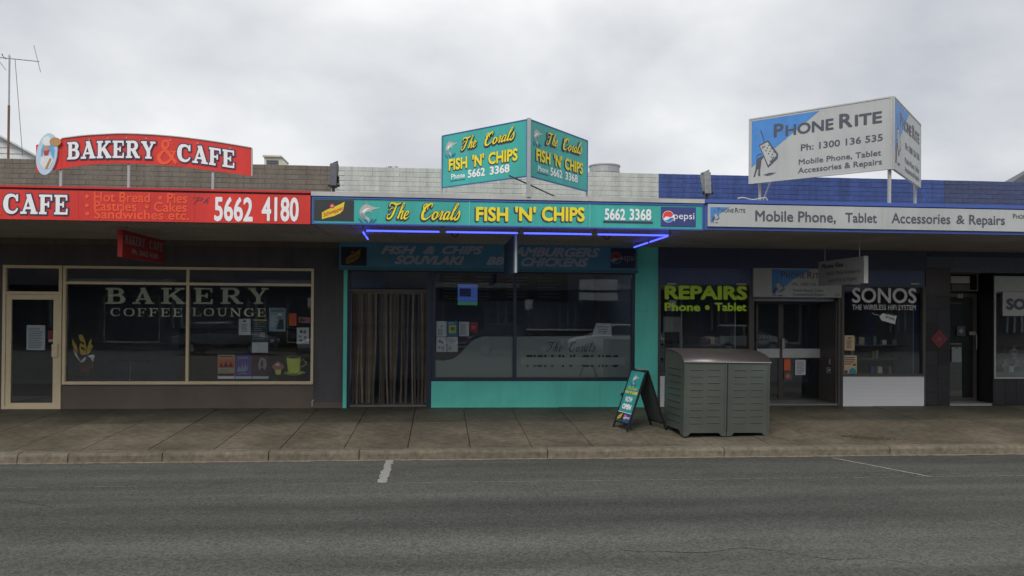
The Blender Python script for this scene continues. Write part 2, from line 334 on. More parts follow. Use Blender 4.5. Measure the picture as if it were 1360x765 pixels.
M_wl = mat('white_vinyl', (0.80, 0.80, 0.82), 0.5, var=0.03)
M_out = mat('navy_vinyl', (0.035, 0.04, 0.09), 0.5)
M_tealsign = mat('teal_sign_paint', (0.045, 0.41, 0.365), 0.42, var=0.06, scale=2.0, stain=0.08, streak=.12)
M_tealdark = mat('weathered_teal_sign', (0.07, 0.25, 0.36), 0.5, var=0.12, scale=2.5)
M_yellow = mat('yellow_vinyl', (0.82, 0.68, 0.02), 0.5)
M_whiteboard = mat('white_sign_panel', (0.42, 0.435, 0.43), 0.45, var=0.03, scale=1.5, stain=0.06, streak=.07)
M_greyboard = mat('dirty_sign_panel', (0.33, 0.32, 0.31), 0.6, var=0.08, scale=3)
M_skyblue = mat('bright_blue_vinyl', (0.06, 0.22, 0.55), 0.5)
M_slate = mat('slate_vinyl', (0.07, 0.075, 0.10), 0.5)
M_bluetrim = mat('blue_trim_paint', (0.05, 0.10, 0.36), 0.5, var=0.08)
M_whitetrim = mat('white_flashing', (0.48, 0.48, 0.46), 0.5, var=0.06, scale=5, stain=0.15, streak=.12)
M_soffit = mat('soffit_sheet', (0.42, 0.37, 0.33), 0.8, var=0.08, scale=2, stain=0.2)
M_galv = mat('galvanised_steel', (0.38, 0.39, 0.40), 0.5, metal=0.6, var=0.12, scale=8)
M_steel = mat('brushed_steel', (0.42, 0.42, 0.42), 0.35, metal=0.8)
M_roof = mat('roof_sheet', (0.30, 0.31, 0.32), 0.6, metal=0.3, var=0.15, scale=3)
M_room = mat('dim_room_paint', (0.32, 0.38, 0.48), 0.9, var=0.1)
M_floor = mat('shop_floor_tile', (0.22, 0.21, 0.20), 0.5, var=0.15)
M_paper = mat('printed_paper', (0.80, 0.82, 0.84), 0.7, var=0.03)
M_ink = mat('dark_ink', (0.08, 0.09, 0.12), 0.7)
M_ltr = mat('window_lettering_cream', (0.80, 0.78, 0.62), 0.6)
M_lime = mat('lime_vinyl', (0.55, 0.86, 0.03), 0.5, emit=None)
M_frost = mat('frosted_film', (0.52, 0.57, 0.54), 0.6, var=0.04, scale=1)
def frost_mat():
    m = MATS['frosted_film']; t = m.node_tree; n = t.nodes; l = t.links
    tr = n.new('ShaderNodeBsdfTranslucent'); tr.inputs[0].default_value = (.75, .82, .78, 1); x = n.new('ShaderNodeMixShader'); x.inputs[0].default_value = .4
    o = n['Material Output']; l.new(n['Principled BSDF'].outputs[0], x.inputs[1]); l.new(tr.outputs[0], x.inputs[2]); l.new(x.outputs[0], o.inputs[0])
frost_mat()
M_perf = mat('white_perforated_panel', (0.80, 0.80, 0.82), 0.5, var=0.03)

# ------------------------------------------------------------------ levels
YF = -3.3                     # awning fascia
YK = -3.62                    # kerb line
ZP = gz(226.5, 0.0)           # parapet top
def fp_z(y): return -0.03 if y > 0 else -0.03 + y * 0.041     # the footpath falls towards the kerb
ZK = fp_z(YK); ZR = ZK - 0.125                    # kerb top, road edge
def road_z(y):
    pts = [(-60, ZR + .05), (-27.2, ZR), (-20, ZR + .06), (-14.5, ZR + .10), (-9, ZR + .06), (YK, ZR), (40, ZR)]
    for (a, za), (b, zb) in zip(pts, pts[1:]):
        if a <= y <= b: return za + (zb - za) * (y - a) / (b - a)
    return ZR
XL, XR = -13.0, 15.5

# ------------------------------------------------------------------ setting: ground, road, footpath, kerb
g = MB(); ys = [-27.2, -22, -18, -14.5, -11, -9, -6.5, -5, YK]
vs = []; xs = [-120, -60, -30, -15, 0, 15, 30, 60, 120]
for y in ys:
    for x in xs: vs.append((x, y, road_z(y)))
nx = len(xs)
g.add(vs, [(j*nx+i, j*nx+i+1, (j+1)*nx+i+1, (j+1)*nx+i) for j in range(len(ys)-1) for i in range(nx-1)])
road = g.build('road', M_road, kind='structure', smooth=True)
g = MB(); g.add([(-900,-900,ZR-.35),(900,-900,ZR-.35),(900,900,ZR-.35),(-900,900,ZR-.35)], [(0,1,2,3)]); g.build('ground', M_ground, kind='structure')
# worn parking marks, 4 mm above the asphalt
def groundpt(px, py, zoff=0.004):
    d = ray(px, py); t = 5.0
    for _ in range(30):
        p = CAMP + d * t; t = (road_z(p.y) + zoff - CAMP.z) / d.z
    return CAMP + d * t
def strip(pts_px, name, parent, m):
    v = [groundpt(*p) for p in pts_px]; mb = MB(); mb.add(v, [tuple(range(len(v)))]); return mb.build(name, m, parent)
def ragged(a, b, w, n=40, seed=1, skip=0.1):
    r = random.Random(seed); mb = MB(); a = Vector(a); b = Vector(b); d = b - a; sd_ = Vector((-d.y, d.x, 0)).normalized()
    pv = None
    for i in range(n + 1):
        p = a + d * i / n; ww = w * (1 + r.uniform(-.25, .2)); o = r.uniform(-.1, .1) * w
        q = (p + sd_ * (ww/2 + o), p - sd_ * (ww/2 - o)); q = tuple(Vector((c.x, c.y, road_z(c.y) + 0.004)) for c in q)
        if pv and r.random() > skip: mb.add([pv[0], pv[1], q[1], q[0]], [(0, 1, 2, 3)])
        pv = q
    return mb
p0 = groundpt(518, 610); p1 = groundpt(507, 641)
ragged(p0, p1, 0.105, 26, 2, 0.0).build('parking_line', M_line, road, kind=None)
ragged(groundpt(1106, 608), groundpt(1236, 633), 0.045, 60, 3, 0.03).build('parking_line', M_line, road)
ragged(groundpt(-60, 649), groundpt(500, 642), 0.022, 150, 4, 0.62).build('parking_line', M_faint, road)
ragged(groundpt(507, 641.5), groundpt(1240, 633), 0.026, 220, 5, 0.30).build('parking_line', M_faint, road)
ragged(groundpt(1240, 633), groundpt(1450, 630.5), 0.028, 60, 6, 0.2).build('parking_line', M_faint, road)

# footpath: two rows of cast slabs with recessed joints
YM = -1.50
sub = MB(); sub.add([(-60, 6, -0.06), (60, 6, -0.06), (60, YK + .16, ZK - .03), (-60, YK + .16, ZK - .03)], [(0, 1, 2, 3)])
footpath = sub.build('footpath', M_joint, kind='structure')
def slab_mesh(w, ya, yb, m=None):
    h = 0.0; c = 0.004; mb = MB(); o = ya
    x0, x1 = 0.0045, w - 0.0045; y0, y1 = yb + 0.002, ya - 0.002
    top = [(x0+c, y0+c), (x1-c, y0+c), (x1-c, y1-c), (x0+c, y1-c)]; bot = [(x0, y0), (x1, y0), (x1, y1), (x0, y1)]
    vs = [(x, y, fp_z(y)) for x, y in top] + [(x, y, fp_z(y) - c) for x, y in bot] + [(x, y, fp_z(y) - .04) for x, y in bot]
    fs = [(0,1,2,3)] + [(i, 4+i, 4+(i+1)%4, (i+1)%4) for i in range(4)] + [(4+i, 8+i, 8+(i+1)%4, 4+(i+1)%4) for i in range(4)]
    mb.add(vs, fs); return mb.mesh('paving_slab', m or M_slab)
SW = 0.862
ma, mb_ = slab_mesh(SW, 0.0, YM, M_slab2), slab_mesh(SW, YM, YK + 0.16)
r = random.Random(5)
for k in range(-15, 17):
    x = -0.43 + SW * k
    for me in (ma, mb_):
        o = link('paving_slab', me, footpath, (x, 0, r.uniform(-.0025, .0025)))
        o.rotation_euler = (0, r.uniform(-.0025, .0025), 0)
# kerb stones
kerb = MB().box(-60, 60, YK + .02, YK + .15, ZR - .2, ZR - .02).build('kerb', M_joint, kind='structure')
kx = [-13.2, -10.9, -9.3, -7.6, gx(24, -3.6, 600), gx(91, -3.6, 600), gx(216, -3.6, 600), gx(357, -3.6, 600), gx(477, -3.6, 600), gx(727, -3.6, 600), gx(961, -3.6, 600), gx(1181, -3.6, 600), 8.5, 10.9, 13.3, 15.7]
prof = [(YK - .012, ZR - .08), (YK, ZR + .085), (YK + .012, ZR + .108), (YK + .04, ZR + .121), (YK + .155, ZK + .002), (YK + .155, ZR - .08)]
for a, b in zip(kx, kx[1:]):
    m2 = MB(); L_ = b - a; n_ = max(2, int(L_ / .25)); rr = random.Random(int(a * 100)); vs = []
    for i in range(n_ + 1):
        x = .006 + (L_ - .012) * i / n_
        for (y, z) in prof: vs.append((x, y + rr.uniform(-.004, .004), z + (rr.uniform(-.003, .003))))
    P = len(prof); fs = [(i*P+j, (i+1)*P+j, (i+1)*P+(j+1) % P, i*P+(j+1) % P) for i in range(n_) for j in range(P)]
    fs += [tuple(range(P)), tuple(n_*P + j for j in range(P))]
    m2.add(vs, fs); m2.build('kerb_stone', M_kerb, kerb, (a, 0, 0), smooth=False)
# thin rim of grit washed against the kerb
g = MB(); n_ = 300; vs = []
rr = random.Random(9)
for i in range(n_ + 1):
    x = -14 + 30 * i / n_; vs += [(x, YK - .008, ZR + .006), (x, YK - .045 - rr.uniform(0, .05), road_z(YK - .05) + .003)]
g.add(vs, [(2*i, 2*i+1, 2*i+3, 2*i+2) for i in range(n_)])
tag(g.build('gutter_grit', mat('gutter_grit', (0.20, 0.165, 0.12), 0.95, var=0.5, scale=25)), kind='stuff')
rr = random.Random(4); g = MB()
for i in range(110):       # litter and dry leaves
    if i < 60: x, y = rr.uniform(-9, 11), YK - rr.uniform(.02, .12); z = ZR + .008
    else: x, y = rr.uniform(-9, 11), rr.uniform(YK + .2, -.3); z = fp_z(y) + .004
    s = rr.uniform(.008, .026); a = rr.uniform(0, 6)
    g.add([(x + s*math.cos(a+k*1.57)*(1 if k % 2 else .5), y + s*math.sin(a+k*1.57)*(1 if k % 2 else .5), z + rr.uniform(0, .01)) for k in range(4)], [(0, 1, 2, 3)])
tag(g.build('dry_leaves', mat('dry_leaf', (0.22, 0.17, 0.10), 0.9, var=0.5, scale=3)), kind='stuff')

# ------------------------------------------------------------------ shop shells
BW, BH = 0.243, 0.0862
def parapet(root, x0, x1, m, rows=6, zt=ZP, header=True):
    def brick_mesh(w, h, name='brick'):
        c = .004; j = .0035; mb = MB(); x_0, x_1, z_0, z_1 = j, w - j, j, h - j
        vs = [(x_0+c, 0, z_0+c), (x_1-c, 0, z_0+c), (x_1-c, 0, z_1-c), (x_0+c, 0, z_1-c), (x_0, c, z_0), (x_1, c, z_0), (x_1, c, z_1), (x_0, c, z_1), (x_0, .05, z_0), (x_1, .05, z_0), (x_1, .05, z_1), (x_0, .05, z_1)]
        mb.add(vs, [(0,1,2,3)] + [(i, (i+1) % 4, 4+(i+1) % 4, 4+i) for i in range(4)] + [(4+i, 4+(i+1) % 4, 8+(i+1) % 4, 8+i) for i in range(4)]); return mb.mesh(name, m)
    full = brick_mesh(BW, BH); head = brick_mesh(BW / 2, BH)
    r = random.Random(int(x0 * 37)); z = zt
    for row in range(rows + 1):
        z -= BH; hd = (row == 0)
        w = BW / 2 if hd else BW; x = x0 - (0 if row % 2 or hd else BW / 2)
        while x < x1 - .02:
            a = max(x, x0); b = min(x + w, x1)
            if b - a > .03:
                o = link('brick', head if hd else full, root, (a, -.052 + r.uniform(-.0018, .0018), z + r.uniform(-.001, .001)))
                if abs((b - a) - w) > 1e-4: o.scale = ((b - a) / w, 1, 1)
            x += w
def shell(root, x0, x1, m, zb, zt=ZP, depth=8.0, open_x=None, shop=4.6):
    """party walls, back, ceiling, floor, roof and the wall above the awning; the front below it is built by each shop"""
    mb = MB(); t = .1
    mb.box(x0, x1, -.0465, .2, zb, zt - .006)                     # front wall above the shopfront, behind the brick faces
    mb.box(x0, x0 + t, .2, depth, -.1, zt - .35); mb.box(x1 - t, x1, .2, depth, -.1, zt - .35)
    mb.box(x0 + t, x1 - t, depth - t, depth, -.1, zt - .35)
    mb.build('wall', m, root)
    MB().box(x0 + t, x1 - t, .2, depth - t, zt - .55, zt - .5).build('roof', M_roof, root)
    c = MB().box(x0 + t, x1 - t, .2, shop, zb + .02, zb + .06).build('ceiling', M_room, root)
    MB().box(x0 + t, x1 - t, shop, shop + .05, 0, zb + .02).build('back_wall', M_room, root)
    MB().box(x0 + t, x0 + t + .02, .2, shop, 0, zb + .02).build('side_wall', M_room, root)
    MB().box(x1 - t - .02, x1 - t, .2, shop, 0, zb + .02).build('side_wall', M_room, root)
    MB().box(x0 + t + .02, x1 - t - .02, .02, shop, -.05, .008).build('floor', M_floor, root)

XA = gx(456, 0.0); XB = gx(873.5, 0.0, 300); XC = gx(1228.5, 0.0); XPB = gx(1252, 0.0, 250)
ZSOF = gz(320, 0.0, 300)      # soffit meets the wall
def awning(root, x0, x1, zlo, zhi, zcap, mcap, my, soffit=M_soffit, cap_t=.05):
    """roof sheet, soffit, fascia beam and flashing of a street awning"""
    aw = MB().box(x0, x1, YF, YF + .06, zlo, zhi).build('awning', my, root)
    MB().prismx([(YF + .06, zlo + .015), (-.001 - .0465, ZSOF), (-.0475, ZSOF + .025), (YF + .06, zlo + .045)], x0 + .002, x1 - .002).build('soffit', soffit, aw)
    n = int((x1 - x0) / .09); rb = MB()
    for i in range(n):
        x = x0 + (i + .5) * (x1 - x0) / n
        rb.prismx([(YF + .07, zlo + .0155), (-.06, ZSOF - .0005), (-.06, ZSOF - .006), (YF + .07, zlo + .009)], x - .009, x + .009)
    rb.build('soffit_ribs', soffit, aw, kind='stuff')
    MB().prismx([(YF + .06, zhi - .06), (-.0475, zhi - .02), (-.0475, zhi + .02), (YF + .06, zhi - .02)], x0 + .003, x1 - .003).build('roof_sheet', M_roof, aw)
    MB().box(x0, x1, YF - .035, YF + .09, zhi + .001, zcap).build('flashing', mcap, aw)
    return aw
def zf(py, px): return at(px, py, YF).z

# ================================================================== BAKERY
def W(px, py, Y=0.0):
    p = at(px, py, Y); return p.x, p.z
ZG = -0.03                    # footpath at the shopfronts
bak = empty('bakery_building', (0, 0, 0), label='low bakery and coffee lounge with taupe painted brick parapet and cream window frames', cat='shop building')
XBK0 = XL
ZWT = 2.46; ZWB = 0.40; zt1 = W(250, 377)[1]
shell(bak, XBK0, XA, M_taupe, ZSOF - .1)
parapet(bak, gx(-70, 0, 215), gx(440.5, 0, 225), M_taupe)
XSW = gx(440.5, 0, 225)       # the brick colour changes a little left of the party wall
xw0, xw1 = W(83.5, 430)[0], W(416.5, 430)[0]; xd0, xd1 = W(3.5, 430)[0], W(82.0, 430)[0]; xm = W(249, 430)[0]
mb = MB(); mb.box(XBK0, XA, -.0, .18, ZWT, ZSOF - .1)
mb.box(XBK0, xd0, 0, .18, ZG - .1, ZWT).box(xw1, XA, 0, .18, ZG - .1, ZWT)
mb.build('front_wall', M_charcoal, bak)
MB().box(xd1 + .002, xw1, 0.002, .18, ZG - .1, ZWB).build('plinth', M_brown, bak)
MB().box(xw1 + .004, XA - .004, -.012, -.001, ZG, ZG + .10).build('skirting', M_brown, bak)
MB().box(-12.2, -8.4, -.02, .0, .5, 2.3).build('side_window_frame', M_cream, bak)
MB().box(-12.1, -8.5, -.03, -.021, .6, 2.2).build('side_window_pane', MATS['tinted_glass'], bak)
def frame(name, parent, x0, x1, z0, z1, t, m, y0=-.015, y1=.07, bars_v=(), bars_h=(), tb=None, head=None, **k):
    hd_ = head or t
    f = MB().box(x0, x0 + t, y0, y1, z0, z1).box(x1 - t, x1, y0, y1, z0, z1)
    f.box(x0 + t, x1 - t, y0 + .002, y1 - .002, z0, z0 + t).box(x0 + t, x1 - t, y0 + .002, y1 - .002, z1 - hd_, z1)
    o = f.build(name, m, parent); tb = tb or t
    for v in bars_v: bx('mullion', m, o, v - tb / 2, v + tb / 2, y0 + .001, y1 - .001, z0 + t, z1 - t)
    for h in bars_h: bx('transom_bar', m, o, x0 + t, x1 - t, y0 + .004, y1 - .004, h - tb / 2, h + tb / 2)
    return o
def pane(parent, x0, x1, z0, z1, y=.035, m=GL):
    return bx('pane', m, parent, x0, x1, y, y + .003, z0, z1)
bw = frame('window', bak, xw0, xw1, ZWB, ZWT, .045, M_cream, bars_v=(xm,), bars_h=(zt1,))
for a, b in ((xw0 + .045, xm - .022), (xm + .022, xw1 - .045)):
    pane(bw, a, b, ZWB + .045, zt1 - .022); pane(bw, a, b, zt1 + .022, ZWT - .045)
MB().prismx([(-.05, ZWB - .004), (-.016, ZWB + .02), (-.016, ZWB - .004)], xw0, xw1).build('sill', M_cream, bw)
# door with a fixed light above
zdh = W(40, 389)[1]
bd = frame('door_frame', bak, xd0, xd1, ZG + .0, ZWT, .05, M_cream, bars_h=(zdh,))
pane(bd, xd0 + .05, xd1 - .05, zdh + .03, ZWT - .05)
dr = frame('door', bak, xd0 + .055, xd1 - .055, ZG + .02, zdh - .03, .085, M_cream, y0=0.0, y1=.05)
pane(dr, xd0 + .14, xd1 - .14, ZG + .105, zdh - .115, .022)
hx, hz0 = W(70, 474); hx1, hz1 = W(78, 457)
bx('handle', M_cream, dr, hx, hx1, -.05, -.001, hz0, hz1, bevel=.006)
LY = .039                      # lettering and notices are stuck on the inside of the glass
def ext(px0, pyb, px1, pyt, Y=0.04):
    a = at(px0, pyb, Y); b = at(px1, pyt, Y); return a.x, a.z, b.x, b.z
x0, z0, x1, z1 = ext(140, 403, 357, 383)
# the shop's name across both panes: wide gaps between heavy capitals
wl = bw
for ch, a, b in (('B', 140, 168), ('A', 176, 205), ('K', 214, 247), ('E', 257, 285), ('R', 293, 323), ('Y', 329, 357)):
    u0, v0, u1, v1 = ext(a, 403.5, b, 382.5); strokes(wl, ch, SLAB, u0, v0, u1, v1, M_ltr, y=LY, weight=1.05)
for s, a, b in (('COFFEE', 146, 243), ('LOUNGE', 255, 354)):
    u0, v0, u1, v1 = ext(a, 420, b, 409.5); strokes(wl, s, SLAB, u0, v0, u1, v1, M_ltr, y=LY, weight=.72, gap=.16)
aw1 = awning(bak, XBK0, gx(411.5, YF), zf(291, 0) + .0, zf(253, 205), 3.35, M_redcap, M_charcoal)
for ax in (-4.2, -1.9):
    q = MB(); q.bar((ax, -1.7, 2.965), (ax, -1.7, 2.92), .11, 16, .09); q.build('ceiling_light', M_whitetrim, aw1)

# ------------------------------------------------------------------ signs on the bakery
ZF0, ZF1 = 2.897, 3.295
XF1, XF2 = gx(411.5, YF), gx(934, YF)
def board(name, x0, x1, y, z0, z1, m, label, cat='sign', t=.03, parent=None):
    r_ = empty(name, ((x0 + x1) / 2, y, z0), label=label, cat=cat)
    return r_, MB().box(x0 - (x0+x1)/2, x1 - (x0+x1)/2, 0, t, 0, z1 - z0).build('panel', m, r_)
def loc(root, px, py, Y=None):
    Y = root.location.y if Y is None else Y
    p = at(px, py, Y); return p.x - root.location.x, p.z - root.location.z
def lbox(root, px0, pyb, px1, pyt):
    a = loc(root, px0, pyb); b = loc(root, px1, pyt); return a[0], a[1], b[0], b[1]
bs, _ = board('fascia_sign', XBK0 + .5, XF1 - .003, YF - .03, ZF0, ZF1, M_red, 'long red fascia sign lettered CAFE with white phone number 5662 4180', t=.029)
def slab2(root, s, b, g=.018, w=1.22, par=None, **k):
    u0, v0, u1, v1 = b; p = par or root
    strokes(p, s, SLAB, u0, v0, u1, v1, M_out, y=-.004, grow=g, weight=w, **k); strokes(p, s, SLAB, u0, v0, u1, v1, M_wl, y=-.012, weight=w, **k)
slab2(bs, 'CAFE', lbox(bs, 5, 283.5, 92, 259.5))
u = lbox(bs, -75, 283.5, 2, 259.5); strokes(bs, '&', SLAB, u[2] - .36, u[1] - .02, u[2], u[3] - .0, M_orange, y=-.005)
slab2(bs, 'BAKERY', (u[2] - 2.1, u[1], u[2] - .42, u[3]))
for s, bxx in (('• Hot Bread  • Pies', (113, 267.5, 249, 257)), ('• Pastries  • Cakes', (113, 279.5, 248.5, 269)), ('• Sandwiches etc.', (113, 290, 251.5, 280))):
    text(bs, s, *lbox(bs, *bxx), M_orange, bold=.018, y=-.004)
strokes(bs, 'h', SCRIPT, *lbox(bs, 270, 270, 281, 262.5), M_out, weight=.7, slant=.3)
MBp = MB(); pts = [loc(bs, *p) for p in ((258, 263), (268, 262), (262, 274), (256, 274))]
strokes(bs, 'r', {'r': (1, [_C((.0,.9,.05),(.5,1,.07),(.95,.85,.08),(.7,.55,.07),(.45,.52,.05)), _C((.55,.95,.06),(.35,.4,.07),(.05,-.15,.04))])}, *lbox(bs, 256, 270.5, 270, 262.5), M_out)
for s, a, b in (('5662', 284.5, 336), ('4180', 347.5, 397)):
    q = lbox(bs, a, 293.5, b, 262.5); text(bs, s, *q, M_wl, bold=.028, y=-.004)

# arched sign on three posts
AY = -3.12
PA = Vector((at(191, 247, AY).x, AY, 3.35))
ars = empty('arched_sign', PA, label='red arched BAKERY & CAFE sign on thin posts above the red awning', cat='sign')
def la(px, py): p = at(px, py, AY); return p.x - PA.x, p.z - PA.z
top = [la(*p) for p in crom([(82, 184.5), (110, 181), (135, 179.3), (160, 178.3), (185, 178.8), (215, 180.5), (250, 184), (290, 189.5), (334, 197)], 3)]
bot = [la(*p) for p in crom([(334, 233.8), (300, 229), (262, 224), (225, 220), (190, 217.8), (165, 217), (140, 217.3), (110, 219.6), (82, 224.2)], 3)]
mb = MB(); n_ = len(top)
bot_r = bot[::-1]
for i in range(n_ - 1):
    mb.prism([top[i], top[i+1], bot_r[i+1], bot_r[i]], 0, .02)
mb.build('panel', M_red, ars)
mb = MB().prism([la(48, 192.5), la(82, 184.5), la(82, 224.2), la(48, 229)], -.003, .018); mb.build('end_panel', M_red, ars)
mb = MB()
for i in range(n_ - 1):
    a, b = top[i], top[i+1]; mb.prism([(a[0], a[1] + .002), (b[0], b[1] + .002), (b[0], b[1] + .014), (a[0], a[1] + .014)], -.012, .026)
mb.prism([(top[-1][0], top[-1][1]), (top[-1][0] + .012, top[-1][1]), (bot[0][0] + .012, bot[0][1]), (bot[0][0], bot[0][1])], -.01, .024)
mb.build('edge_trim', M_whitetrim, ars)
for px, py in ((79.5, 224), (170, 217.5), (282, 227)):
    a = la(px, py); zb = la(px, 247)[1]
    MB().box(a[0] - .016, a[0] + .016, .021, .05, -.02, a[1] + .3).build('post', M_galv, ars)
def arcfn(A, B, kx0, kx1):
    pass
def letters_on_arc(s, px0, px1, ybase, H_px, parent):
    """each capital sits upright on the arch: baseline given by (px, py) samples"""
    u0, _z = la(px0, 200); u1, _z = la(px1, 200)
    def base(t):
        px = px0 + (px1 - px0) * t
        ys_ = ybase
        for (a, b) in zip(ys_, ys_[1:]):
            if a[0] <= px <= b[0] or b is ys_[-1]:
                y = a[1] + (b[1] - a[1]) * (px - a[0]) / (b[0] - a[0]); break
        return la(px, y)[1]
    hh = la(150, 188)[1] - la(150, 188 + H_px)[1]
    for m, gr, yy in ((M_out, .018, -.006), (M_wl, 0, -.014)):
        strokes(parent, s, SLAB, u0, 0, u1, hh, m, y=yy, grow=gr, arc=base, weight=1.22)
letters_on_arc('BAKERY', 90, 207, [(80, 212.5), (120, 210.5), (150, 209.8), (180, 210), (215, 211.5)], 22.5, ars)
letters_on_arc('CAFE', 236, 313, [(230, 213.5), (270, 217.5), (315, 224)], 23, ars)
a = la(208, 218); b = la(236, 186); strokes(ars, '&', SLAB, a[0], a[1], b[0], b[1], M_orange, y=-.0045)
# oval picture of a baker, standing proud of the board
cx, cz = la(63.5, 205); rx, rz = .135, .285
ov = MB(); n_ = 28
ring = [(cx + rx * math.cos(2*math.pi*k/n_) + .03 * math.sin(2*math.pi*k/n_), cz + rz * math.sin(2*math.pi*k/n_)) for k in range(n_)]
ov.prism(ring, -.03, -.004); ovo = ov.build('oval_badge', mat('pale_blue_print', (0.45, 0.60, 0.72), 0.5), ars)
def pol(parent, name, m, pts, y):
    return MB().poly(pts, y).build(name, m, parent, fix=False)
def rel(px, py): return la(px, py)
pol(ovo, 'printed_shape', mat('print_blue', (0.12, 0.36, 0.62), 0.5), [rel(*p) for p in ((56,200),(60,190),(71,190),(74,200),(73,212),(69,205),(66,192),(60,196),(58,206),(56,212))], -.032)
pol(ovo, 'printed_shape', mat('print_white', (0.70, 0.72, 0.74), 0.5), [rel(*p) for p in ((59,184),(65,181.5),(70,186),(68,194),(61,194),(57,190))], -.034)
pol(ovo, 'printed_shape', mat('print_skin', (0.48, 0.27, 0.18), 0.5), [rel(*p) for p in ((60,195),(66,194),(67.5,200),(64,206),(59.5,203))], -.036)
pol(ovo, 'printed_shape', mat('print_red', (0.42, 0.04, 0.04), 0.5), [rel(*p) for p in ((59.5,201.5),(67,200),(65,206.5),(60.5,207))], -.038)
pol(ovo, 'printed_shape', MATS['print_white'], [rel(*p) for p in ((56,209),(62,207),(69,208),(72,214),(67,224),(60,225),(55,218))], -.033)
pol(ovo, 'printed_shape', mat('print_bread', (0.42, 0.24, 0.10), 0.6), [rel(*p) for p in ((68,210),(70,212),(64.5,224),(61.5,224))], -.037)
q = MB(); c_ = rel(75, 189); q.disc(c_[0], c_[1], .075, .06, -.036, 16); q.build('printed_shape', MATS['print_bread'], ovo, fix=False)

# red hanging sign under the awning, square to the street
def hanging(name, X, ya, yb, z0, z1, face, m, label, rods=True, mr=M_galv, ztop=2.93):
    """face = +1: seen from the right (+x) side; -1: from the left"""
    rz = R(90) if face > 0 else R(-90)
    o = empty(name, (X, (ya + yb) / 2, z0), rz, label, 'sign'); w_ = abs(ya - yb)
    MB().box(-w_/2, w_/2, -.03, .03, 0, z1 - z0).build('panel', m, o)
    if rods:
        for s in (-1, 1): MB().bar((s * w_ * .38, 0, z1 - z0), (s * w_ * .38, 0, ztop - z0), .008).build('hanger', mr, o)
    return o, w_, z1 - z0
hX = gx(160, -2.5, 330)
hs, hw_, hh = hanging('hanging_sign', hX, -2.5, -.75, 2.47, 2.86, +1, mat('aged_red_sign', (0.36, 0.025, 0.03), 0.5, var=.1), 'small red BAKERY CAFE sign hanging crosswise beneath the red awning')
MB().box(-hw_/2 - .02, -hw_/2 - .001, -.034, .034, -.004, hh + .004).build('edge_trim', M_redcap, hs)
M_fade = mat('faded_white_vinyl', (0.40, 0.38, 0.38), 0.6)
strokes(hs, 'BAKERY', SLAB, -hw_/2 + .08, hh*.52, -.02, hh*.84, M_fade, y=-.034)
strokes(hs, 'CAFE', SLAB, .18, hh*.52, hw_/2 - .08, hh*.84, M_fade, y=-.034)
text(hs, 'Ph. 5662 4180', -hw_*.3, hh*.16, hw_*.32, hh*.36, M_fade, y=-.034, bold=.02)

# ------------------------------------------------------------------ notices
def poster(px, label, m=M_paper, deco=(), Y=.0425, cat='poster', name='poster', group=None, tilt=0, t=.0015):
    x0_, z0_, x1_, z1_ = ext(px[0], px[3], px[2], px[1], Y)
    o = MB().box(0, x1_ - x0_, 0, t, 0, z1_ - z0_).build(name, m, None, (x0_, Y, z0_)); tag(o, label, cat, group)
    o.rotation_euler = (0, tilt, 0)
    w_, h_ = x1_ - x0_, z1_ - z0_
    lay = 1
    for d in deco:
        k = d[0]
        if k == 'lines':      # illegible rows of type
            _, mm, a, b, c, e_, n_ = d; rr_ = random.Random(int(px[0])); mb_2 = MB()
            for i in range(n_):
                zz = c + (e_ - c) * (i + .2) / n_; hh_ = (e_ - c) / n_ * .42; xe = a + (b - a) * rr_.uniform(.65, 1)
                mb_2.add([(a*w_, -.0008*lay, zz*h_), (xe*w_, -.0008*lay, zz*h_), (xe*w_, -.0008*lay, (zz+hh_)*h_), (a*w_, -.0008*lay, (zz+hh_)*h_)], [(0,1,2,3)])
            mb_2.build('print', mm, o, fix=False)
        elif k == 'rect':
            _, mm, a, b, c, e_ = d; MB().poly([(a*w_, c*h_), (b*w_, c*h_), (b*w_, e_*h_), (a*w_, e_*h_)], -.0008*lay).build('print', mm, o, fix=False)
        elif k == 'poly':
            _, mm, pts = d; MB().poly([(p[0]*w_, p[1]*h_) for p in pts], -.0008*lay).build('print', mm, o, fix=False)
        elif k == 'disc':
            _, mm, a, b, rr_ = d; MB().disc(a*w_, b*h_, rr_*w_, rr_*w_, -.0008*lay, 14).build('print', mm, o, fix=False)
        lay += 1
    return o
I = M_ink; INKG = mat('grey_ink', (0.28, 0.30, 0.33), 0.7)
P_or = mat('orange_print', (0.85, 0.17, 0.05), 0.6); P_cr = mat('cream_print', (0.56, 0.45, 0.28), 0.6); P_pu = mat('purple_print', (0.16, 0.11, 0.42), 0.6)
P_ma = mat('maroon_print', (0.12, 0.035, 0.055), 0.6); P_dk = mat('dark_green_print', (0.05, 0.075, 0.07), 0.6); P_bl = mat('pale_blue_poster', (0.36, 0.50, 0.60), 0.6)
P_red = mat('red_print', (0.5, 0.05, 0.04), 0.5); P_pk = mat('pink_print', (0.55, 0.22, 0.24), 0.6); P_lb = mat('lilac_print', (0.40, 0.38, 0.60), 0.6); P_ye = mat('yellow_print', (0.80, 0.70, 0.18), 0.6)
poster((35, 432, 60, 465), 'white typed notice taped inside the cream framed bakery door', deco=[('lines', INKG, .1, .9, .08, .92, 12)], Y=.0265)
poster((64, 439, 77, 455), 'small red sticker beside the handle of the cream bakery door', P_red, deco=[('rect', M_wl, .05, .95, .08, .25), ('lines', I, .12, .9, .5, .9, 2)], Y=.0265, cat='sticker', name='sticker')
poster((317, 423.5, 333, 445), 'plain white notice hanging below the letter U of LOUNGE', deco=[('lines', INKG, .2, .8, .2, .7, 6), ('rect', I, .38, .6, .8, .9)], cat='notice', name='notice')
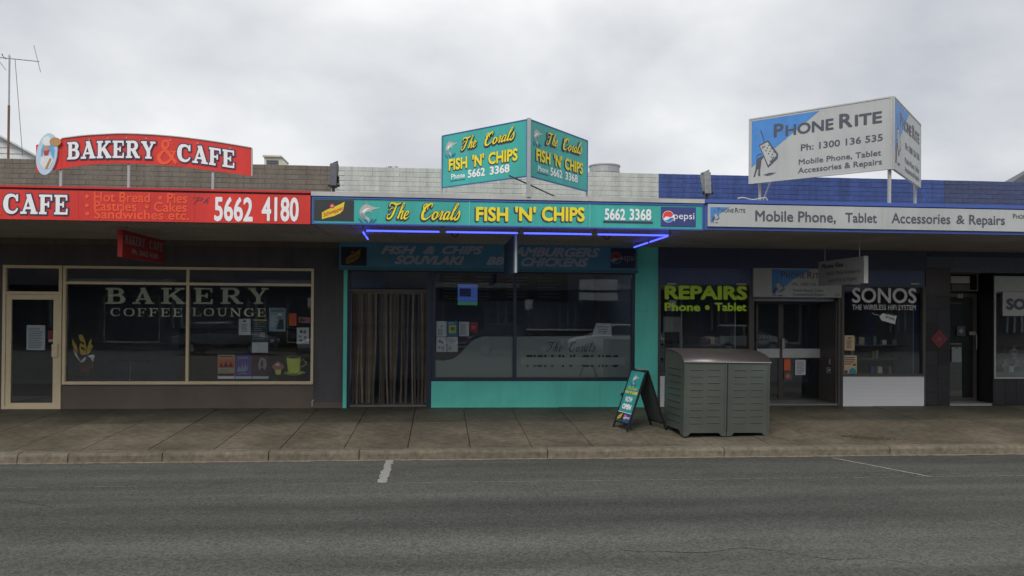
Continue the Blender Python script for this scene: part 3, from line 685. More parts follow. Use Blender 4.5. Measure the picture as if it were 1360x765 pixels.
poster((334.5, 423.5, 356, 454), 'dark poster with pale heading left of the blue framed poster', P_dk, deco=[('lines', INKG, .1, .8, .1, .9, 9), ('rect', M_fade, .5, .82, .2, .42), ('rect', P_ye, .08, .92, .92, .97)])
poster((334.5, 454.6, 356, 468.5), 'blank pale sheet directly below the dark bakery poster', deco=[], cat='notice', name='notice')
poster((357, 409, 379.5, 440), 'pale blue poster with a dark clad figure in the bakery window', P_bl, deco=[('lines', M_wl, .08, .5, .2, .7, 6), ('rect', INKG, .1, .9, .82, .93), ('poly', I, [(.45,.08),(.92,.08),(.85,.5),(.62,.52)]), ('disc', MATS['print_skin'], .66, .6, .1), ('poly', M_wl, [(.5,.66),(.8,.66),(.74,.78),(.56,.77)])])
poster((383.5, 416, 394, 432.5), 'small plain bright orange notice near the bakery window corner', P_or, cat='notice', name='notice')
poster((396, 421, 411.5, 429), 'narrow pale sticker with a dark bird shape right of the orange notice', P_pk, deco=[('poly', I, [(.05,.5),(.3,.8),(.5,.55),(.9,.6),(.45,.3),(.2,.2)])], cat='sticker', name='sticker')
poster((394, 435, 410.5, 456.5), 'white notice with round dark emblems under the narrow pale sticker', deco=[('disc', I, .35, .75, .12), ('disc', INKG, .65, .72, .13), ('disc', INKG, .28, .45, .1), ('disc', INKG, .7, .4, .1), ('disc', I, .35, .2, .09), ('lines', INKG, .55, .9, .1, .3, 3)], cat='notice', name='notice')
poster((289, 471, 312, 503), 'orange and cream event poster, left of three at the window foot', P_cr, deco=[('rect', P_or, .03, .97, .45, .84), ('poly', P_ma, [(.1,.47),(.2,.7),(.32,.5),(.5,.76),(.6,.5),(.78,.72),(.9,.48)]), ('lines', I, .1, .9, .88, .97, 1), ('lines', INKG, .1, .7, .24, .4, 3), ('rect', P_ma, .03, .97, .12, .22), ('rect', M_wl, .0, 1, 0, .1)])
poster((312.6, 471, 334.6, 503), 'purple concert poster between the orange and the maroon posters', P_pu, deco=[('lines', P_lb, .15, .85, .82, .92, 2), ('poly', P_lb, [(.1,.3),(.2,.55),(.3,.4),(.42,.68),(.5,.42),(.62,.7),(.66,.45),(.8,.62),(.75,.35),(.5,.28)]), ('lines', P_lb, .2, .8, .18, .26, 1), ('rect', M_wl, .0, 1, 0, .1)])
poster((335.2, 471, 357, 503), 'maroon poster with a white face, beside the cupcake sticker', P_ma, deco=[('poly', M_fade, [(.4,.35),(.35,.6),(.45,.85),(.62,.88),(.82,.8),(.88,.55),(.75,.35),(.6,.5)]), ('poly', P_ma, [(.5,.5),(.55,.75),(.62,.78),(.66,.55)]), ('rect', I, 0, 1, .1, .18), ('rect', M_wl, .0, 1, 0, .1)])
def decal(name, label, cat, shapes, Y=.0425):
    """window sticker cut to shape: layers of outlines given as pixels of the photograph"""
    p_ = at(*shapes[0][1][0], Y); o = empty(name, (p_.x, Y, p_.z), label=label, cat=cat)
    for i, (m, pts) in enumerate(shapes):
        q = [at(a, b, Y) for a, b in pts]; MB().poly([(v.x - p_.x, v.z - p_.z) for v in q], -.0006 * i).build('print', m, o, fix=False)
    return o
P_mug = mat('lime_print', (0.75, 0.80, 0.10), 0.5); P_mugd = mat('olive_print', (0.26, 0.28, 0.04), 0.5); P_cof = mat('coffee_print', (0.03, 0.02, 0.015), 0.5)
decal('cup_sticker', 'lime green coffee mug and saucer sticker in the bakery window corner', 'sticker', [
 (P_mugd, [(376,495.5),(380,493),(392,491.5),(404,493),(406,495.5),(400,498),(390,499),(380,498)]),
 (P_mug, [(381,494.2),(392,492.8),(403,494),(398,496.8),(384,496.8)]),
 (P_mugd, [(380,474),(386,472.6),(394,472.6),(400,474),(399,494),(395,496.5),(385,496.5),(382,494)]),
 (P_mug, [(380.6,475.5),(390,476.5),(398.5,475.5),(397.5,494),(394,495.6),(386,495.6),(383,494)]),
 (P_cof, [(381.5,474),(387,473.2),(394,473.2),(399,474),(394,475.4),(386,475.4)]),
 (P_mugd, [(399,477.5),(404,477),(407.5,480),(407,484.5),(403,487.5),(398.5,488.5),(398.6,486.6),(402,485.6),(405,483.4),(405.2,480.8),(403,479),(399,479.6)]),
 (P_ye, [(384,478),(387,478.6),(387.5,493),(385.5,493)])])
decal('cupcake_sticker', 'pink iced cupcake sticker left of the lime coffee mug', 'sticker', [
 (P_ye, [(364.5,489),(374,489),(372.6,497.6),(366.4,497.6)]),
 (P_pk, [(361,488),(362,484.5),(365,483),(367,480),(371,480.5),(374,483.4),(377,485.4),(377,489),(372,491),(366,491)]),
 (MATS['print_white'], [(365,484.5),(368.5,482),(372,484),(370,486),(367,485.4)]),
 (P_red, [(368.4,478.4),(370.4,478.6),(370.6,481),(368.2,481)])])
decal('fruit_sticker', 'sticker of golden leaves above a red bowl in the bakery window', 'sticker', [
 (P_cof, [(89,497),(92,492),(101,494.5),(112,497),(122,495),(126,491),(127,496),(118,500),(104,501.5),(94,500)]),
 (mat('dark_red_print', (0.10, 0.02, 0.02), 0.5), [(104,480),(112,478),(124,478),(124.5,488),(119,495),(110,497),(104,490)]),
 (mat('gold_print', (0.70, 0.48, 0.08), 0.5), [(96,449),(99.5,455),(103,462),(104,468),(99,464),(96,458)]),
 (MATS['gold_print'], [(104,445),(109,444),(113,452),(115,462),(114,471),(107,471),(105,462),(107,455)]),
 (MATS['gold_print'], [(119,452),(122,450),(121,457),(124,459),(120,467),(115.5,472),(115.5,463)]),
 (P_cof, [(107,452),(112,456),(111,458),(106.5,455)]), (P_cof, [(108,460),(113.5,464),(113,466),(107.5,463)]),
 (MATS['gold_print'], [(97,463),(101,467),(104,472),(99,471)]),
 (MATS['print_white'], [(99,468),(103,473),(107,480),(112,475),(115,474.5),(112,480),(108,481.5),(104,477),(100,472)]),
 (MATS['print_white'], [(116,473),(124,470.5),(126,472.5),(123.5,481),(120,474.5)])])
# inside the bakery
it = empty('display_cabinet', (-4.2, 2.6, ZG), label='low glass fronted display cabinet in the dark bakery', cat='cabinet')
MB().box(-1.2, 1.2, 0, .7, 0, .95).build('cabinet_base', mat('cabinet_laminate', (0.14, 0.11, 0.08), .5), it); MB().box(-1.2, 1.2, .02, .68, .951, 1.35).build('glass_case', GLD, it)
for tx, ty in ((-6.0, 1.6), (-3.2, 1.4)):
    t_ = empty('cafe_table', (tx, ty, ZG), label='round cafe table inside behind the %s bakery pane' % ('left' if tx < -5 else 'right'), cat='table', group='cafe tables inside the bakery')
    MB().bar((0, 0, .71), (0, 0, .74), .36, 20).build('tabletop', mat('timber_laminate', (0.20, 0.13, 0.08), .4), t_); MB().bar((0, 0, .02), (0, 0, .71), .03).build('leg', M_steel, t_); MB().bar((0, 0, 0), (0, 0, .02), .24, 16).build('base', M_black, t_)

# ================================================================== FISH AND CHIP SHOP
fsh = empty('takeaway_building', (0, 0, 0), label='fish and chip shop with white painted brick parapet and teal walls below', cat='shop building')
shell(fsh, XA, XB, M_white, ZSOF - .1, shop=5.5)
parapet(fsh, XSW, XB, M_white)
ZTB = W(640, 359)[1]                  # foot of the bulkhead sign
zwt, zwb = W(700, 364)[1], W(700, 506)[1]
xdo0, xdo1 = W(461, 450)[0], W(571, 450)[0]; xfw0, xfw1 = W(575.5, 450)[0], W(843, 450)[0]
mb = MB().box(XA, XB, 0.001, .18, ZTB, ZSOF - .1)
mb.build('bulkhead', M_navyw, fsh)
MB().box(XA + .001, xdo0, -.035, .18, ZG - .1, ZTB - .001).build('teal_jamb', M_teal, fsh)
px0_, px1_ = W(842.5, 450)[0], XB
MB().box(px0_, px1_, -.05, .19, W(860, 414)[1] + .003, W(860, 326)[1]).build('pillar', M_teal, fsh)
MB().box(px0_, px1_, -.05, .19, ZG - .1, W(860, 414)[1]).build('pillar', M_teal, fsh)
MB().box(xfw0 - .03, px0_ - .001, -.012, .18, ZG - .1, zwb - .002).build('plinth', M_teal, fsh)
# window: navy frame, three lights
xmu = W(683.5, 450)[0]
fw = frame('window', fsh, xfw0 - .02, px0_ - .002, zwb, ZTB - .002, .055, M_navy, y0=-.02, bars_v=(xmu,), tb=.055)
pane(fw, xfw0 + .035, xmu - .027, zwb + .055, ZTB - .057); pane(fw, xmu + .027, px0_ - .057, zwb + .055, ZTB - .057)
# frosted film with its curved top edge
def film(pts, name='frosted_film'):
    q = [W(a, b, .045) for a, b in pts]; return MB().poly(q, .0415).build(name, M_frost, fw, fix=False)
film([(578.5, 501), (578.5, 478.5), (590, 479), (602, 476.5), (611, 470), (618, 462), (626, 453.5), (634, 449), (645, 447.3), (682, 447.3), (682, 501)])
film([(686, 501), (686, 447.3), (837.5, 447), (837.5, 501)])
MB().poly([W(640, 447, .045), W(682, 447, .045), W(682, 448.6, .045), W(640, 448.6, .045)], .0405).build('film_edge', M_whitetrim, fw, fix=False)
MB().poly([W(686, 446.8, .045), W(837.5, 446.5, .045), W(837.5, 448.4, .045), W(686, 448.6, .045)], .0405).build('film_edge', M_whitetrim, fw, fix=False)
M_fl = mat('film_lettering_dark', (0.05, 0.06, 0.065), .6)
strokes(fw, 'The', SCRIPT, *ext(725, 467, 749, 454.5), M_fl, y=.038, slant=.35, weight=.8)
strokes(fw, 'Corals', SCRIPT, *ext(755, 467, 793, 454.5), M_fl, y=.038, slant=.35, weight=.8)
text(fw, "FISH 'N' CHIPS", *ext(699, 487.5, 822, 471.5), M_fl, y=.040, bold=.03)
MB().poly([W(692, 474.5, .045), W(830, 474.5, .045), W(830, 484.5, .045), W(692, 484.5, .045)], .0378).build('film_band', M_frost, fw, fix=False)
# doorway with strip curtain
zdt = W(520, 387.5)[1]; zdtop = ZTB
MB().box(xdo0, xdo0 + .05, .02, .12, ZG, zdtop).box(xdo1 - .06, xdo1 + .035, -.005, .13, ZG, zdtop - .001).build('door_frame', M_navy, fsh)
MB().box(xdo0 + .05, xdo1 - .06, .03, .11, zdt + .0, zdt + .045).build('door_head', M_dark, fsh)
pane(fsh, xdo0 + .05, xdo1 - .06, zdt + .045, zdtop - .04, .06)
MB().box(xdo0 + .05, xdo1 - .06, .02, .1, zdtop - .04, zdtop - .001).build('top_rail', M_navy, fsh)
rail = MB().box(xdo0 + .055, xdo1 - .065, .19, .215, zdt - .035, zdt + .01).build('curtain_rail', mat('curtain_rail_paint', (0.28, 0.24, 0.18), .5), fsh)
M_strip = [mat('pvc_strip_brown', (0.085, 0.068, 0.05), .5, var=.5, scale=4, spec=.4, rnd=.25), mat('pvc_strip_tan', (0.16, 0.125, 0.085), .5, var=.5, scale=4, rnd=.25), mat('pvc_strip_dark', (0.045, 0.038, 0.033), .5, var=.25, scale=4, rnd=.25)]  # brighter tan strips put highlights into the curtain's colour
r = random.Random(3); x = xdo0 + .06; xe = xdo1 - .085; i = 0
while x < xe:
    w_ = r.uniform(.018, .042); gapd = (r.random() < .12)
    mbb = MB(); n_ = 14; vs = []; a = r.uniform(-.25, .25); ph = r.uniform(0, 6)
    L0 = zdt - .03 - (ZG + r.uniform(.03, .07)); drift = r.uniform(-.03, .03) * (2.2 if gapd else 1)
    for k in range(n_ + 1):
        t = k / n_; xx = drift * t * t + .006 * math.sin(ph + t * 5); aa = a + .35 * math.sin(ph + t * 3.2) * t
        for s in (-1, 0, 1):
            vs.append((xx + s * w_ / 2 * math.cos(aa), s * w_ / 2 * math.sin(aa) + (.004 if s == 0 else 0) + .012 * math.sin(ph * 2 + t * 4), -L0 * t))
    mbb.add(vs, [(3*k+j, 3*k+j+1, 3*k+j+4, 3*k+j+3) for k in range(n_) for j in range(2)])
    mt = M_strip[2] if (i % 5 == 3) else M_strip[r.choice((0, 0, 1))]
    mbb.build('curtain_strip', mt, fsh, (x + w_ / 2, .2 + r.uniform(-.01, .01), zdt - .03), smooth=True)
    x += w_ * r.uniform(.72, .95) + (.055 if gapd else 0); i += 1
# slatted timber door sill
sl = MB().box(xdo0 + .05, xdo1 - .06, .0, .5, ZG - .05, ZG + .012).build('threshold', M_black, fsh)
n_ = 30
me = MB().box(0, .022, .02, .42, 0, .018).mesh('threshold_slat', mat('grating_brass', (0.26, 0.21, 0.14), .5, rnd=.2))
for k in range(n_): link('threshold_slat', me, sl, (xdo0 + .055 + (xdo1 - xdo0 - .12) * k / n_, 0, ZG + .0125))
MB().bar(at(822, 527, -.02), at(822, 541, -.02), .009, 6).build('water_pipe', M_teal, fsh)
MB().bar(at(826.5, 523.5, -.012), at(826.5, 523.5, -.06), .028, 10).build('tap_outlet', M_black, fsh)
aw2 = awning(fsh, gx(411.5, YF) + .004, XF2, 2.905, 3.29, 3.35, M_whitetrim, M_bluetrim)
for ax in (.2,): MB().bar((1.9, -2.0, 2.965), (1.9, -2.0, 2.93), .10, 16, .08).build('ceiling_light', M_whitetrim, aw2)

# fascia light-box sign
def marlin(parent, pt, y=-.004):
    """leaping marlin over curling waves; pt maps unit square coordinates to the panel"""
    def q(name, m, pts, yy): MB().poly([pt(*p) for p in pts], yy).build(name, m, parent, fix=False)
    gm = mat('silver_grey_vinyl', (0.42, 0.44, 0.43), .5); dk = mat('mid_grey_vinyl', (0.24, 0.27, 0.28), .5)
    body = crom([(.52,.0),(.44,.14),(.22,.22),(.12,.42),(.13,.62),(.26,.78),(.36,.86),(.38,1.0),(.45,.86),(.56,.78),(.72,.72),(.98,.70),(.74,.62),(.60,.56),(.62,.47),(.5,.52),(.36,.46),(.32,.36),(.42,.28),(.52,.22)], 3)
    q('printed_fish', gm, body[::-1], y)
    q('printed_fish', dk, [(.14,.40),(.2,.24),(.3,.2),(.38,.24),(.32,.34),(.22,.44)], y - .001)
    q('printed_fish', dk, [(.36,.86),(.38,1.0),(.43,.86),(.5,.8),(.42,.8)], y - .0011)
    q('printed_fish', M_wl, [(.2,.5),(.34,.64),(.58,.68),(.4,.58),(.3,.46)], y - .001)
    nv = mat('wave_blue_vinyl', (0.02, 0.12, 0.30), .5)
    for a, s in ((.06, 1), (.3, .9), (.68, -.9), (.82, -1)):
        q('printed_wave', nv, [(a, .22), (a + .02*s, .12), (a + .1*s, .03), (a + .2*s, .0), (a + .14*s, .08), (a + .08*s, .16)], y - .0012)
def pepsi(parent, u0, v0, u1, v1, y=-.004, dim=1.0, nm='globe'):
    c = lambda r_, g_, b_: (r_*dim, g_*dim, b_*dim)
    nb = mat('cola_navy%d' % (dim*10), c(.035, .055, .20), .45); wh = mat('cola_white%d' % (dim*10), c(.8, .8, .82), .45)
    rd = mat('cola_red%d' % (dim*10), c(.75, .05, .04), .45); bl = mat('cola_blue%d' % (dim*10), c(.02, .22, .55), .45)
    p = MB().box(u0, u1, y - .004, y, v0, v1).build('cola_panel', nb, parent); W_, H_ = u1 - u0, v1 - v0; y2 = y - .005
    cx_, cz_, rr_ = u0 + W_ * .21, v0 + H_ * .5, H_ * .30
    MB().disc(cx_, cz_, rr_, rr_, y2, 28).build('emblem', wh, p, fix=False)
    def seg(a0, a1, curve, m):
        arc = [(cx_ + rr_*.93*math.cos(R(a0 + (a1-a0)*k/14)), cz_ + rr_*.93*math.sin(R(a0 + (a1-a0)*k/14))) for k in range(15)]
        a, b = arc[-1], arc[0]; inner = []
        for k in range(1, 9):
            t = k / 9; bx_ = a[0] + (b[0]-a[0])*t; bz_ = a[1] + (b[1]-a[1])*t; inner.append((bx_, bz_ + curve(t) * rr_))
        MB().poly(arc + inner, y2 - .001).build('emblem', m, p, fix=False)
    seg(20, 205, lambda t: .22 * math.sin(t * 6.28), rd); seg(-140, -12, lambda t: .12 * math.sin(t * 6.28), bl)
    text(p, 'pepsi', u0 + W_*.37, v0 + H_*.385, u0 + W_*.955, v0 + H_*.72, wh, y=y2, bold=.0)
    return p
def drinkpanel(parent, u0, v0, u1, v1, y=-.004, dim=1.0):
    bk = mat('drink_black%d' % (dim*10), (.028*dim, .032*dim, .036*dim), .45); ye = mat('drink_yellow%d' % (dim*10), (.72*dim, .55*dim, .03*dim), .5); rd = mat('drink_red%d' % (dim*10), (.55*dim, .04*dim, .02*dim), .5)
    p = MB().box(u0, u1, y - .004, y, v0, v1).build('drink_panel', bk, parent); W_, H_ = u1-u0, v1-v0; f = lambda a, b: (u0 + a*W_, v0 + b*H_)
    MB().poly([f(*q) for q in ((.2,.06),(.34,.14),(.5,.22),(.66,.36),(.73,.5),(.77,.92),(.64,.78),(.5,.66),(.34,.54),(.2,.38))], y - .005).build('emblem', ye, p, fix=False)
    c = f(.455, .7); MB().disc(c[0], c[1], H_*.12, H_*.12, y - .0055, 14).build('emblem', rd, p, fix=False)
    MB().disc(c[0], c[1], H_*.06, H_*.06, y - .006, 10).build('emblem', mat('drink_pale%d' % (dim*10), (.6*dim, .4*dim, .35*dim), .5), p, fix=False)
    a = f(.24, .17); b = f(.72, .37); text(p, 'Schweppes', a[0], a[1], b[0], b[1] - .0, rd, y=y - .006, bold=.02, slope=H_ * .36)
    return p
fs, _ = board('fascia_sign', XF1 + .02, XF2 - .02, YF - .03, 2.912, 3.262, M_tealsign, "long teal fascia sign lettered The Corals FISH 'N' CHIPS", t=.029)
mb = MB(); W2 = (XF2 - XF1) / 2 - .02
mb.box(-W2, W2, -.014, -.001, -.012, .008).box(-W2, W2, -.012, -.001, .342, .362).box(-W2 - .0, -W2 + .016, -.011, -.001, .008, .342).box(W2 - .014, W2, -.011, -.001, .008, .342)
mb.build('edge_trim', M_bluetrim, fs)
for px in (623.5, 783.5): a = loc(fs, px, 280); MB().box(a[0] - .006, a[0] + .006, -.008, -.001, .01, .34).build('joint_strip', mat('pale_teal_strip', (0.16, 0.50, 0.46), .5), fs)
drinkpanel(fs, *lbox(fs, 417, 292.7, 470, 266))
mq = lbox(fs, 474, 296, 506, 267); marlin(fs, lambda a, b: (mq[0] + a * (mq[2]-mq[0]), mq[1] + b * (mq[3]-mq[1])))
def script2(root, s, b, g=.016, **k):
    strokes(root, s, SCRIPT, *b, M_out, y=-.004, grow=g, slant=.38, dx=-.008, dz=-.008, gap=.0, name='lettering', **k)
    strokes(root, s, SCRIPT, *b, M_yellow, y=-.016, slant=.38, gap=.0, weight=1.12, name='lettering', **k)
script2(fs, 'The', lbox(fs, 513, 290.8, 547.5, 270.5)); script2(fs, 'Corals', lbox(fs, 558, 291.3, 616, 272))
def comic(root, s, b, sh=.015, bold=.035, y=-.004, **k):
    u0, v0, u1, v1 = b
    text(root, s, u0 - sh * 1.4, v0 - sh * 1.3, u1 - sh*.2, v1 - sh*.3, M_out, y=y, bold=bold + .035, **k); text(root, s, u0, v0, u1, v1, M_yellow, y=y - .005, bold=bold, **k)
for s, a, b in (('FISH', 632, 675), ("'N'", 684, 712), ('CHIPS', 719.5, 776.5)): comic(fs, s, lbox(fs, a, 293.6, b, 275.6))
text(fs, '5662', *lbox(fs, 803, 292, 830.5, 277.5), M_wl, bold=.03); text(fs, '3368', *lbox(fs, 836, 292.3, 865, 278), M_wl, bold=.03)
u = lbox(fs, 801, 296, 867, 294.2); MB().poly([(u[0], u[1]), (u[2], u[1]), (u[2], u[3]), (u[0], u[3])], -.004).build('underline', M_out, fs, fix=False)
pepsi(fs, *lbox(fs, 877.5, 300.5, 924, 275.5))

# bulkhead sign above the shop window
BY = -.14
bsn, _ = board('bulkhead_sign', gx(449.5, BY), gx(846, BY), BY, gz(357.5, BY), gz(322.5, BY), M_tealdark, 'weathered dark teal sign under the awning lettered FISH & CHIPS and HAMBURGERS', t=.13)
bw2 = (gx(846, BY) - gx(449.5, BY)) / 2
MB().box(-bw2 - .01, bw2 + .01, -.02, .13, -.045, -.002).box(-bw2 - .01, bw2 + .01, -.02, -.001, gz(322.5, BY) - gz(357.5, BY), gz(322.5, BY) - gz(357.5, BY) + .015).build('edge_trim', mat('dull_teal_trim', (0.04, 0.17, 0.2), .5), bsn)
M_bt = mat('dull_silver_vinyl', (0.40, 0.44, 0.46), .6)
for s, b in (('FISH', (506, 337.3, 553, 326.8)), ('&', (562, 337.3, 578, 326.8)), ('CHIPS', (587, 337.3, 642, 327)), ('SOUVLAKI', (524, 350.8, 617, 340.2)), ('BBQ', (646, 351.8, 686, 341.3)), ('HAMBURGERS', (668, 340.3, 797, 329.6)), ('CHICKENS', (692, 353.6, 782, 342.9))):
    text(bsn, s, *lbox(bsn, *b), M_bt, bold=.05, shear=.35)
for px, py in ((501, 331.5), (514, 344), (641, 331), (635.5, 346)):
    c = loc(bsn, px, py); MB().disc(c[0], c[1], .028, .028, -.004, 5).build('printed_star', mat('dull_yellow', (.25, .25, .06), .6), bsn, fix=False)
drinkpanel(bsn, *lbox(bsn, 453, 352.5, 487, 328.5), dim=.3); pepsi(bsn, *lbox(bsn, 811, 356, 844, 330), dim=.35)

# hanging sign seen almost edge-on
hX2 = gx(685, -3.0, 340)
h2, w2, hh2 = hanging('hanging_sign', hX2, -3.0, -1.25, 2.28, 2.82, -1, mat('dark_petrol_board', (0.035, 0.075, 0.11), .6, var=.15), 'dark hanging sign seen nearly edge-on in front of the teal bulkhead sign')
MB().box(w2/2 + .001, w2/2 + .012, -.014, .014, -.002, hh2 + .002).build('edge_trim', M_whitetrim, h2)
# ------------------------------------------------------------------ blue neon tubes
M_neon = mat('blue_neon', (0.02, 0.03, 0.3), .4, emit=((0.05, 0.07, 1.0), 2.6))
NY = -3.08
def neon(a, b, lab, grp=None):
    a = Vector(a); b = Vector(b); c = (a + b) / 2; o = empty('neon_tube', c, label=lab, cat='neon light', group='blue neon tubes under the awning')
    MB().bar(a - c, b - c, .0125, 10).build('tube', M_neon, o, smooth=True)
    for p in (a - c, b - c):
        d = (a - b).normalized() * (.03 if p == b - c else -.03); MB().bar(p + d * .2, p - d, .016, 8).build('end_cap', M_galv, o)
        MB().box(p.x - d.x - .008, p.x - d.x + .008, p.y - d.y - .008, p.y - d.y + .008, p.z + .018, p.z + .09).build('bracket', M_galv, o)
zn = 2.845
def nX(px): return gx(px, NY, 311)
for a, b, t_ in ((486, 584, 'leftmost of the four blue neon tubes along the front of the awning'), (592, 688, 'blue neon tube second from the left along the awning front'), (695, 786, 'blue neon tube third from the left, under the letters CHIPS'), (793, 888, 'rightmost blue neon tube along the awning front, under the round blue emblem panel')):
    neon((nX(a), NY, zn), (nX(b), NY, zn), t_)
xl_, xr_ = nX(481), nX(889)
neon((xl_, NY + .03, zn), (xl_ - .02, -2.47, zn), 'short blue neon tube on the left side, the piece nearer the street')
neon((xl_ - .02, -2.43, zn), (xl_ - .04, -1.75, zn), 'short blue neon tube on the left side, the piece nearer the shop')
neon((xr_, NY + .03, zn), (xr_ + .0, -2.0, zn), 'blue neon tube on the right side, the piece nearer the street')
neon((xr_, -1.94, zn), (xr_ - .0, -.95, zn), 'blue neon tube on the right side, the piece nearer the shop')

# ------------------------------------------------------------------ V shaped sign on posts
def vpanel(root, a, b, zlo, zhi, m, t=.03, name='panel'):
    """panel standing from plan point a (left) to b (right)"""
    ang = math.atan2(b[1] - a[1], b[0] - a[0]); Lp = math.hypot(b[0] - a[0], b[1] - a[1])
    o = MB().box(0, Lp, 0, t, 0, zhi - zlo).build(name, m, root, (a[0] - root.location.x, a[1] - root.location.y, zlo - root.location.z), ang)
    return o, Lp, zhi - zlo
def depthfor(px, ytop, z):        # where the level z appears at this pixel
    d = ray(px, ytop); t = (z - CAMP.z) / d.z; p = CAMP + d * t; return (p.x, p.y)
AP = at(702.5, 158, YF - .02); zT = AP.z; zB = at(702.5, 234.5, YF - .02).z
Lp_ = depthfor(587.5, 180, zT); Rp_ = depthfor(780.5, 186.5, zT)
vs1 = empty('corner_sign', (AP.x, AP.y, 3.35), label='teal V shaped sign on posts above the awning with yellow FISH N CHIPS lettering', cat='sign')
pL, LL, HL = vpanel(vs1, Lp_, (AP.x - .02, AP.y), zB, zT, M_tealsign); pR, LR, HR = vpanel(vs1, (AP.x + .02, AP.y), Rp_, zB, zT, M_tealsign)
for p, l_ in ((pL, LL), (pR, LR)):
    mb = MB().box(0, l_, -.006, -.0005, 0, .014).box(0, l_, -.006, -.0005, HL - .014, HL).box(0, .014, -.006, -.0005, .014, HL - .014).box(l_ - .014, l_, -.006, -.0005, .014, HL - .014)
    mb.build('edge_trim', M_bluetrim, p)
    F = lambda a, b, c, d, l_=l_: (a * l_, b * HL, c * l_, d * HL)
    mm = F(.03, .55, .20, .92); marlin(p, lambda a, b, mm=mm: (mm[0] + a*(mm[2]-mm[0]), mm[1] + b*(mm[3]-mm[1])))
    strokes(p, 'The', SCRIPT, *F(.24, .65, .46, .86), M_out, y=-.004, grow=.016, slant=.38, dx=-.012, dz=-.01, gap=0, slope=.02); strokes(p, 'The', SCRIPT, *F(.24, .65, .46, .86), M_yellow, y=-.016, slant=.38, gap=0, weight=1.1, slope=.02)
    strokes(p, 'Corals', SCRIPT, *F(.52, .66, .90, .87), M_out, y=-.004, grow=.016, slant=.38, dx=-.012, dz=-.01, gap=0, slope=.02); strokes(p, 'Corals', SCRIPT, *F(.52, .66, .90, .87), M_yellow, y=-.016, slant=.38, gap=0, weight=1.1, slope=.02)
    for s, a, b in (('FISH', .09, .32), ("'N'", .38, .52), ('CHIPS', .57, .90)): comic(p, s, F(a, .305, b, .52), sh=.012)
    text(p, 'Phone', *F(.12, .14, .29, .235), M_wl, bold=.02); text(p, '5662', *F(.325, .12, .53, .265), M_wl, bold=.03); text(p, '3368', *F(.585, .12, .81, .265), M_wl, bold=.03)
    MB().box(.11 * l_, .29 * l_, -.004, -.001, .10 * HL, .112 * HL).build('underline', M_out, p)
    # hairline cracks in the old paint
    rr = random.Random(int(l_ * 100)); ck = MB()
    for _ in range(9):
        u_, v_ = rr.uniform(.05, .8) * l_, rr.uniform(.1, .9) * HL
        for k in range(6):
            a_, b_ = rr.uniform(.02, .05), rr.uniform(-.008, .01); ck.add([(u_, -.0025, v_), (u_ + a_, -.0025, v_ + b_), (u_ + a_, -.0025, v_ + b_ + .003), (u_, -.0025, v_ + .003)], [(0,1,2,3)]); u_ += a_; v_ += b_
    ck.build('paint_cracks', mat('pale_teal_strip', (0.16, 0.50, 0.46), .5), p, kind='stuff')
MB().box(-.026, .026, -.03, .03, -.02, zT - 3.35 + .01).build('post', M_galv, vs1)
for (qx, qy) in (Lp_, Rp_):
    dx_, dy_ = qx - AP.x, qy - AP.y
    MB().box(dx_ - .014, dx_ + .014, dy_ + .03, dy_ + .058, -.02, zT - 3.35).build('post', M_galv, vs1)
bz = at(680, 234, AP.y + .05); MB().bar((-.27, .12, zB - 3.35 + .03), (.55, .45, .02), .011, 6).build('brace', M_dark, vs1)

# ------------------------------------------------------------------ floodlights on the awning edge
def flood(x, lab, lean, col):
    o = empty('floodlight', (x, YF + .12, 3.35), label=lab, cat='floodlight', group='floodlights standing on the awning')
    MB().prismx([(-.06, .10), (.02, .07), (.20, .40), (.14, .44), (-.02, .42)], -.045, .05).build('housing', col, o, bevel=.006)
    MB().bar((0, 0, -.02), (0, 0, .13), .022, 8).build('stem', M_black, o)
    MB().bar((-.07, .0, .12), (.085, .0, .12), .028, 8).build('bracket', M_black, o); MB().bar((.065, 0, .11), (.065, 0, .24), .016, 6).build('hinge', M_black, o)
    MB().prism([(-.06, .42), (.05, .47), (.06, .12), (.045, .12), (.035, .42), (-.06, .40)], .05, .075).build('visor', col, o)
    return o
M_fl1 = mat('weathered_black_metal', (0.07, 0.075, 0.09), .45, metal=.4, var=.3, scale=12); M_fl2 = mat('weathered_grey_metal', (0.22, 0.23, 0.23), .45, metal=.5, var=.4, scale=14)
flood(gx(443, YF + .12, 240), 'dark floodlight on the awning where the red and teal signs meet', 0, M_fl1)
flood(gx(939, YF + .12, 250), 'grey battered floodlight on the awning before the blue parapet', 0, M_fl2)

# ------------------------------------------------------------------ fish shop notices and inside
poster((579.3, 426.5, 593.2, 446.6), 'white notice with a small dark figure, upper left of four in the shop window', deco=[('poly', I, [(.45,.62),(.6,.62),(.52,.78)]), ('lines', INKG, .15, .8, .08, .5, 5)], cat='notice', name='notice')
poster((594, 426.5, 608, 446.6), 'blue and yellow notice, upper right of the four in the shop window', mat('cyan_print', (0.08, 0.30, 0.50), .6), deco=[('rect', P_ye, .15, .85, .2, .75), ('disc', mat('green_print', (.1, .4, .15), .6), .5, .5, .2), ('lines', M_wl, .1, .9, .82, .95, 1)], cat='notice', name='notice')
poster((579.3, 447.4, 593.2, 467.4), 'white notice with scattered emblems, lower left of the four', deco=[('disc', INKG, .35, .7, .14), ('disc', I, .6, .62, .1), ('disc', INKG, .3, .3, .1), ('lines', INKG, .5, .9, .1, .4, 4)], cat='notice', name='notice')
poster((594, 447.4, 608, 467.4), 'typed white notice, lower right of the four in the shop window', deco=[('lines', INKG, .1, .9, .55, .92, 4), ('lines', INKG, .1, .5, .1, .45, 4)], cat='notice', name='notice')
poster((609.5, 427.5, 623, 446.5), 'closely typed white notice left of the small red one', deco=[('lines', INKG, .1, .9, .08, .9, 10)], cat='notice', name='notice')
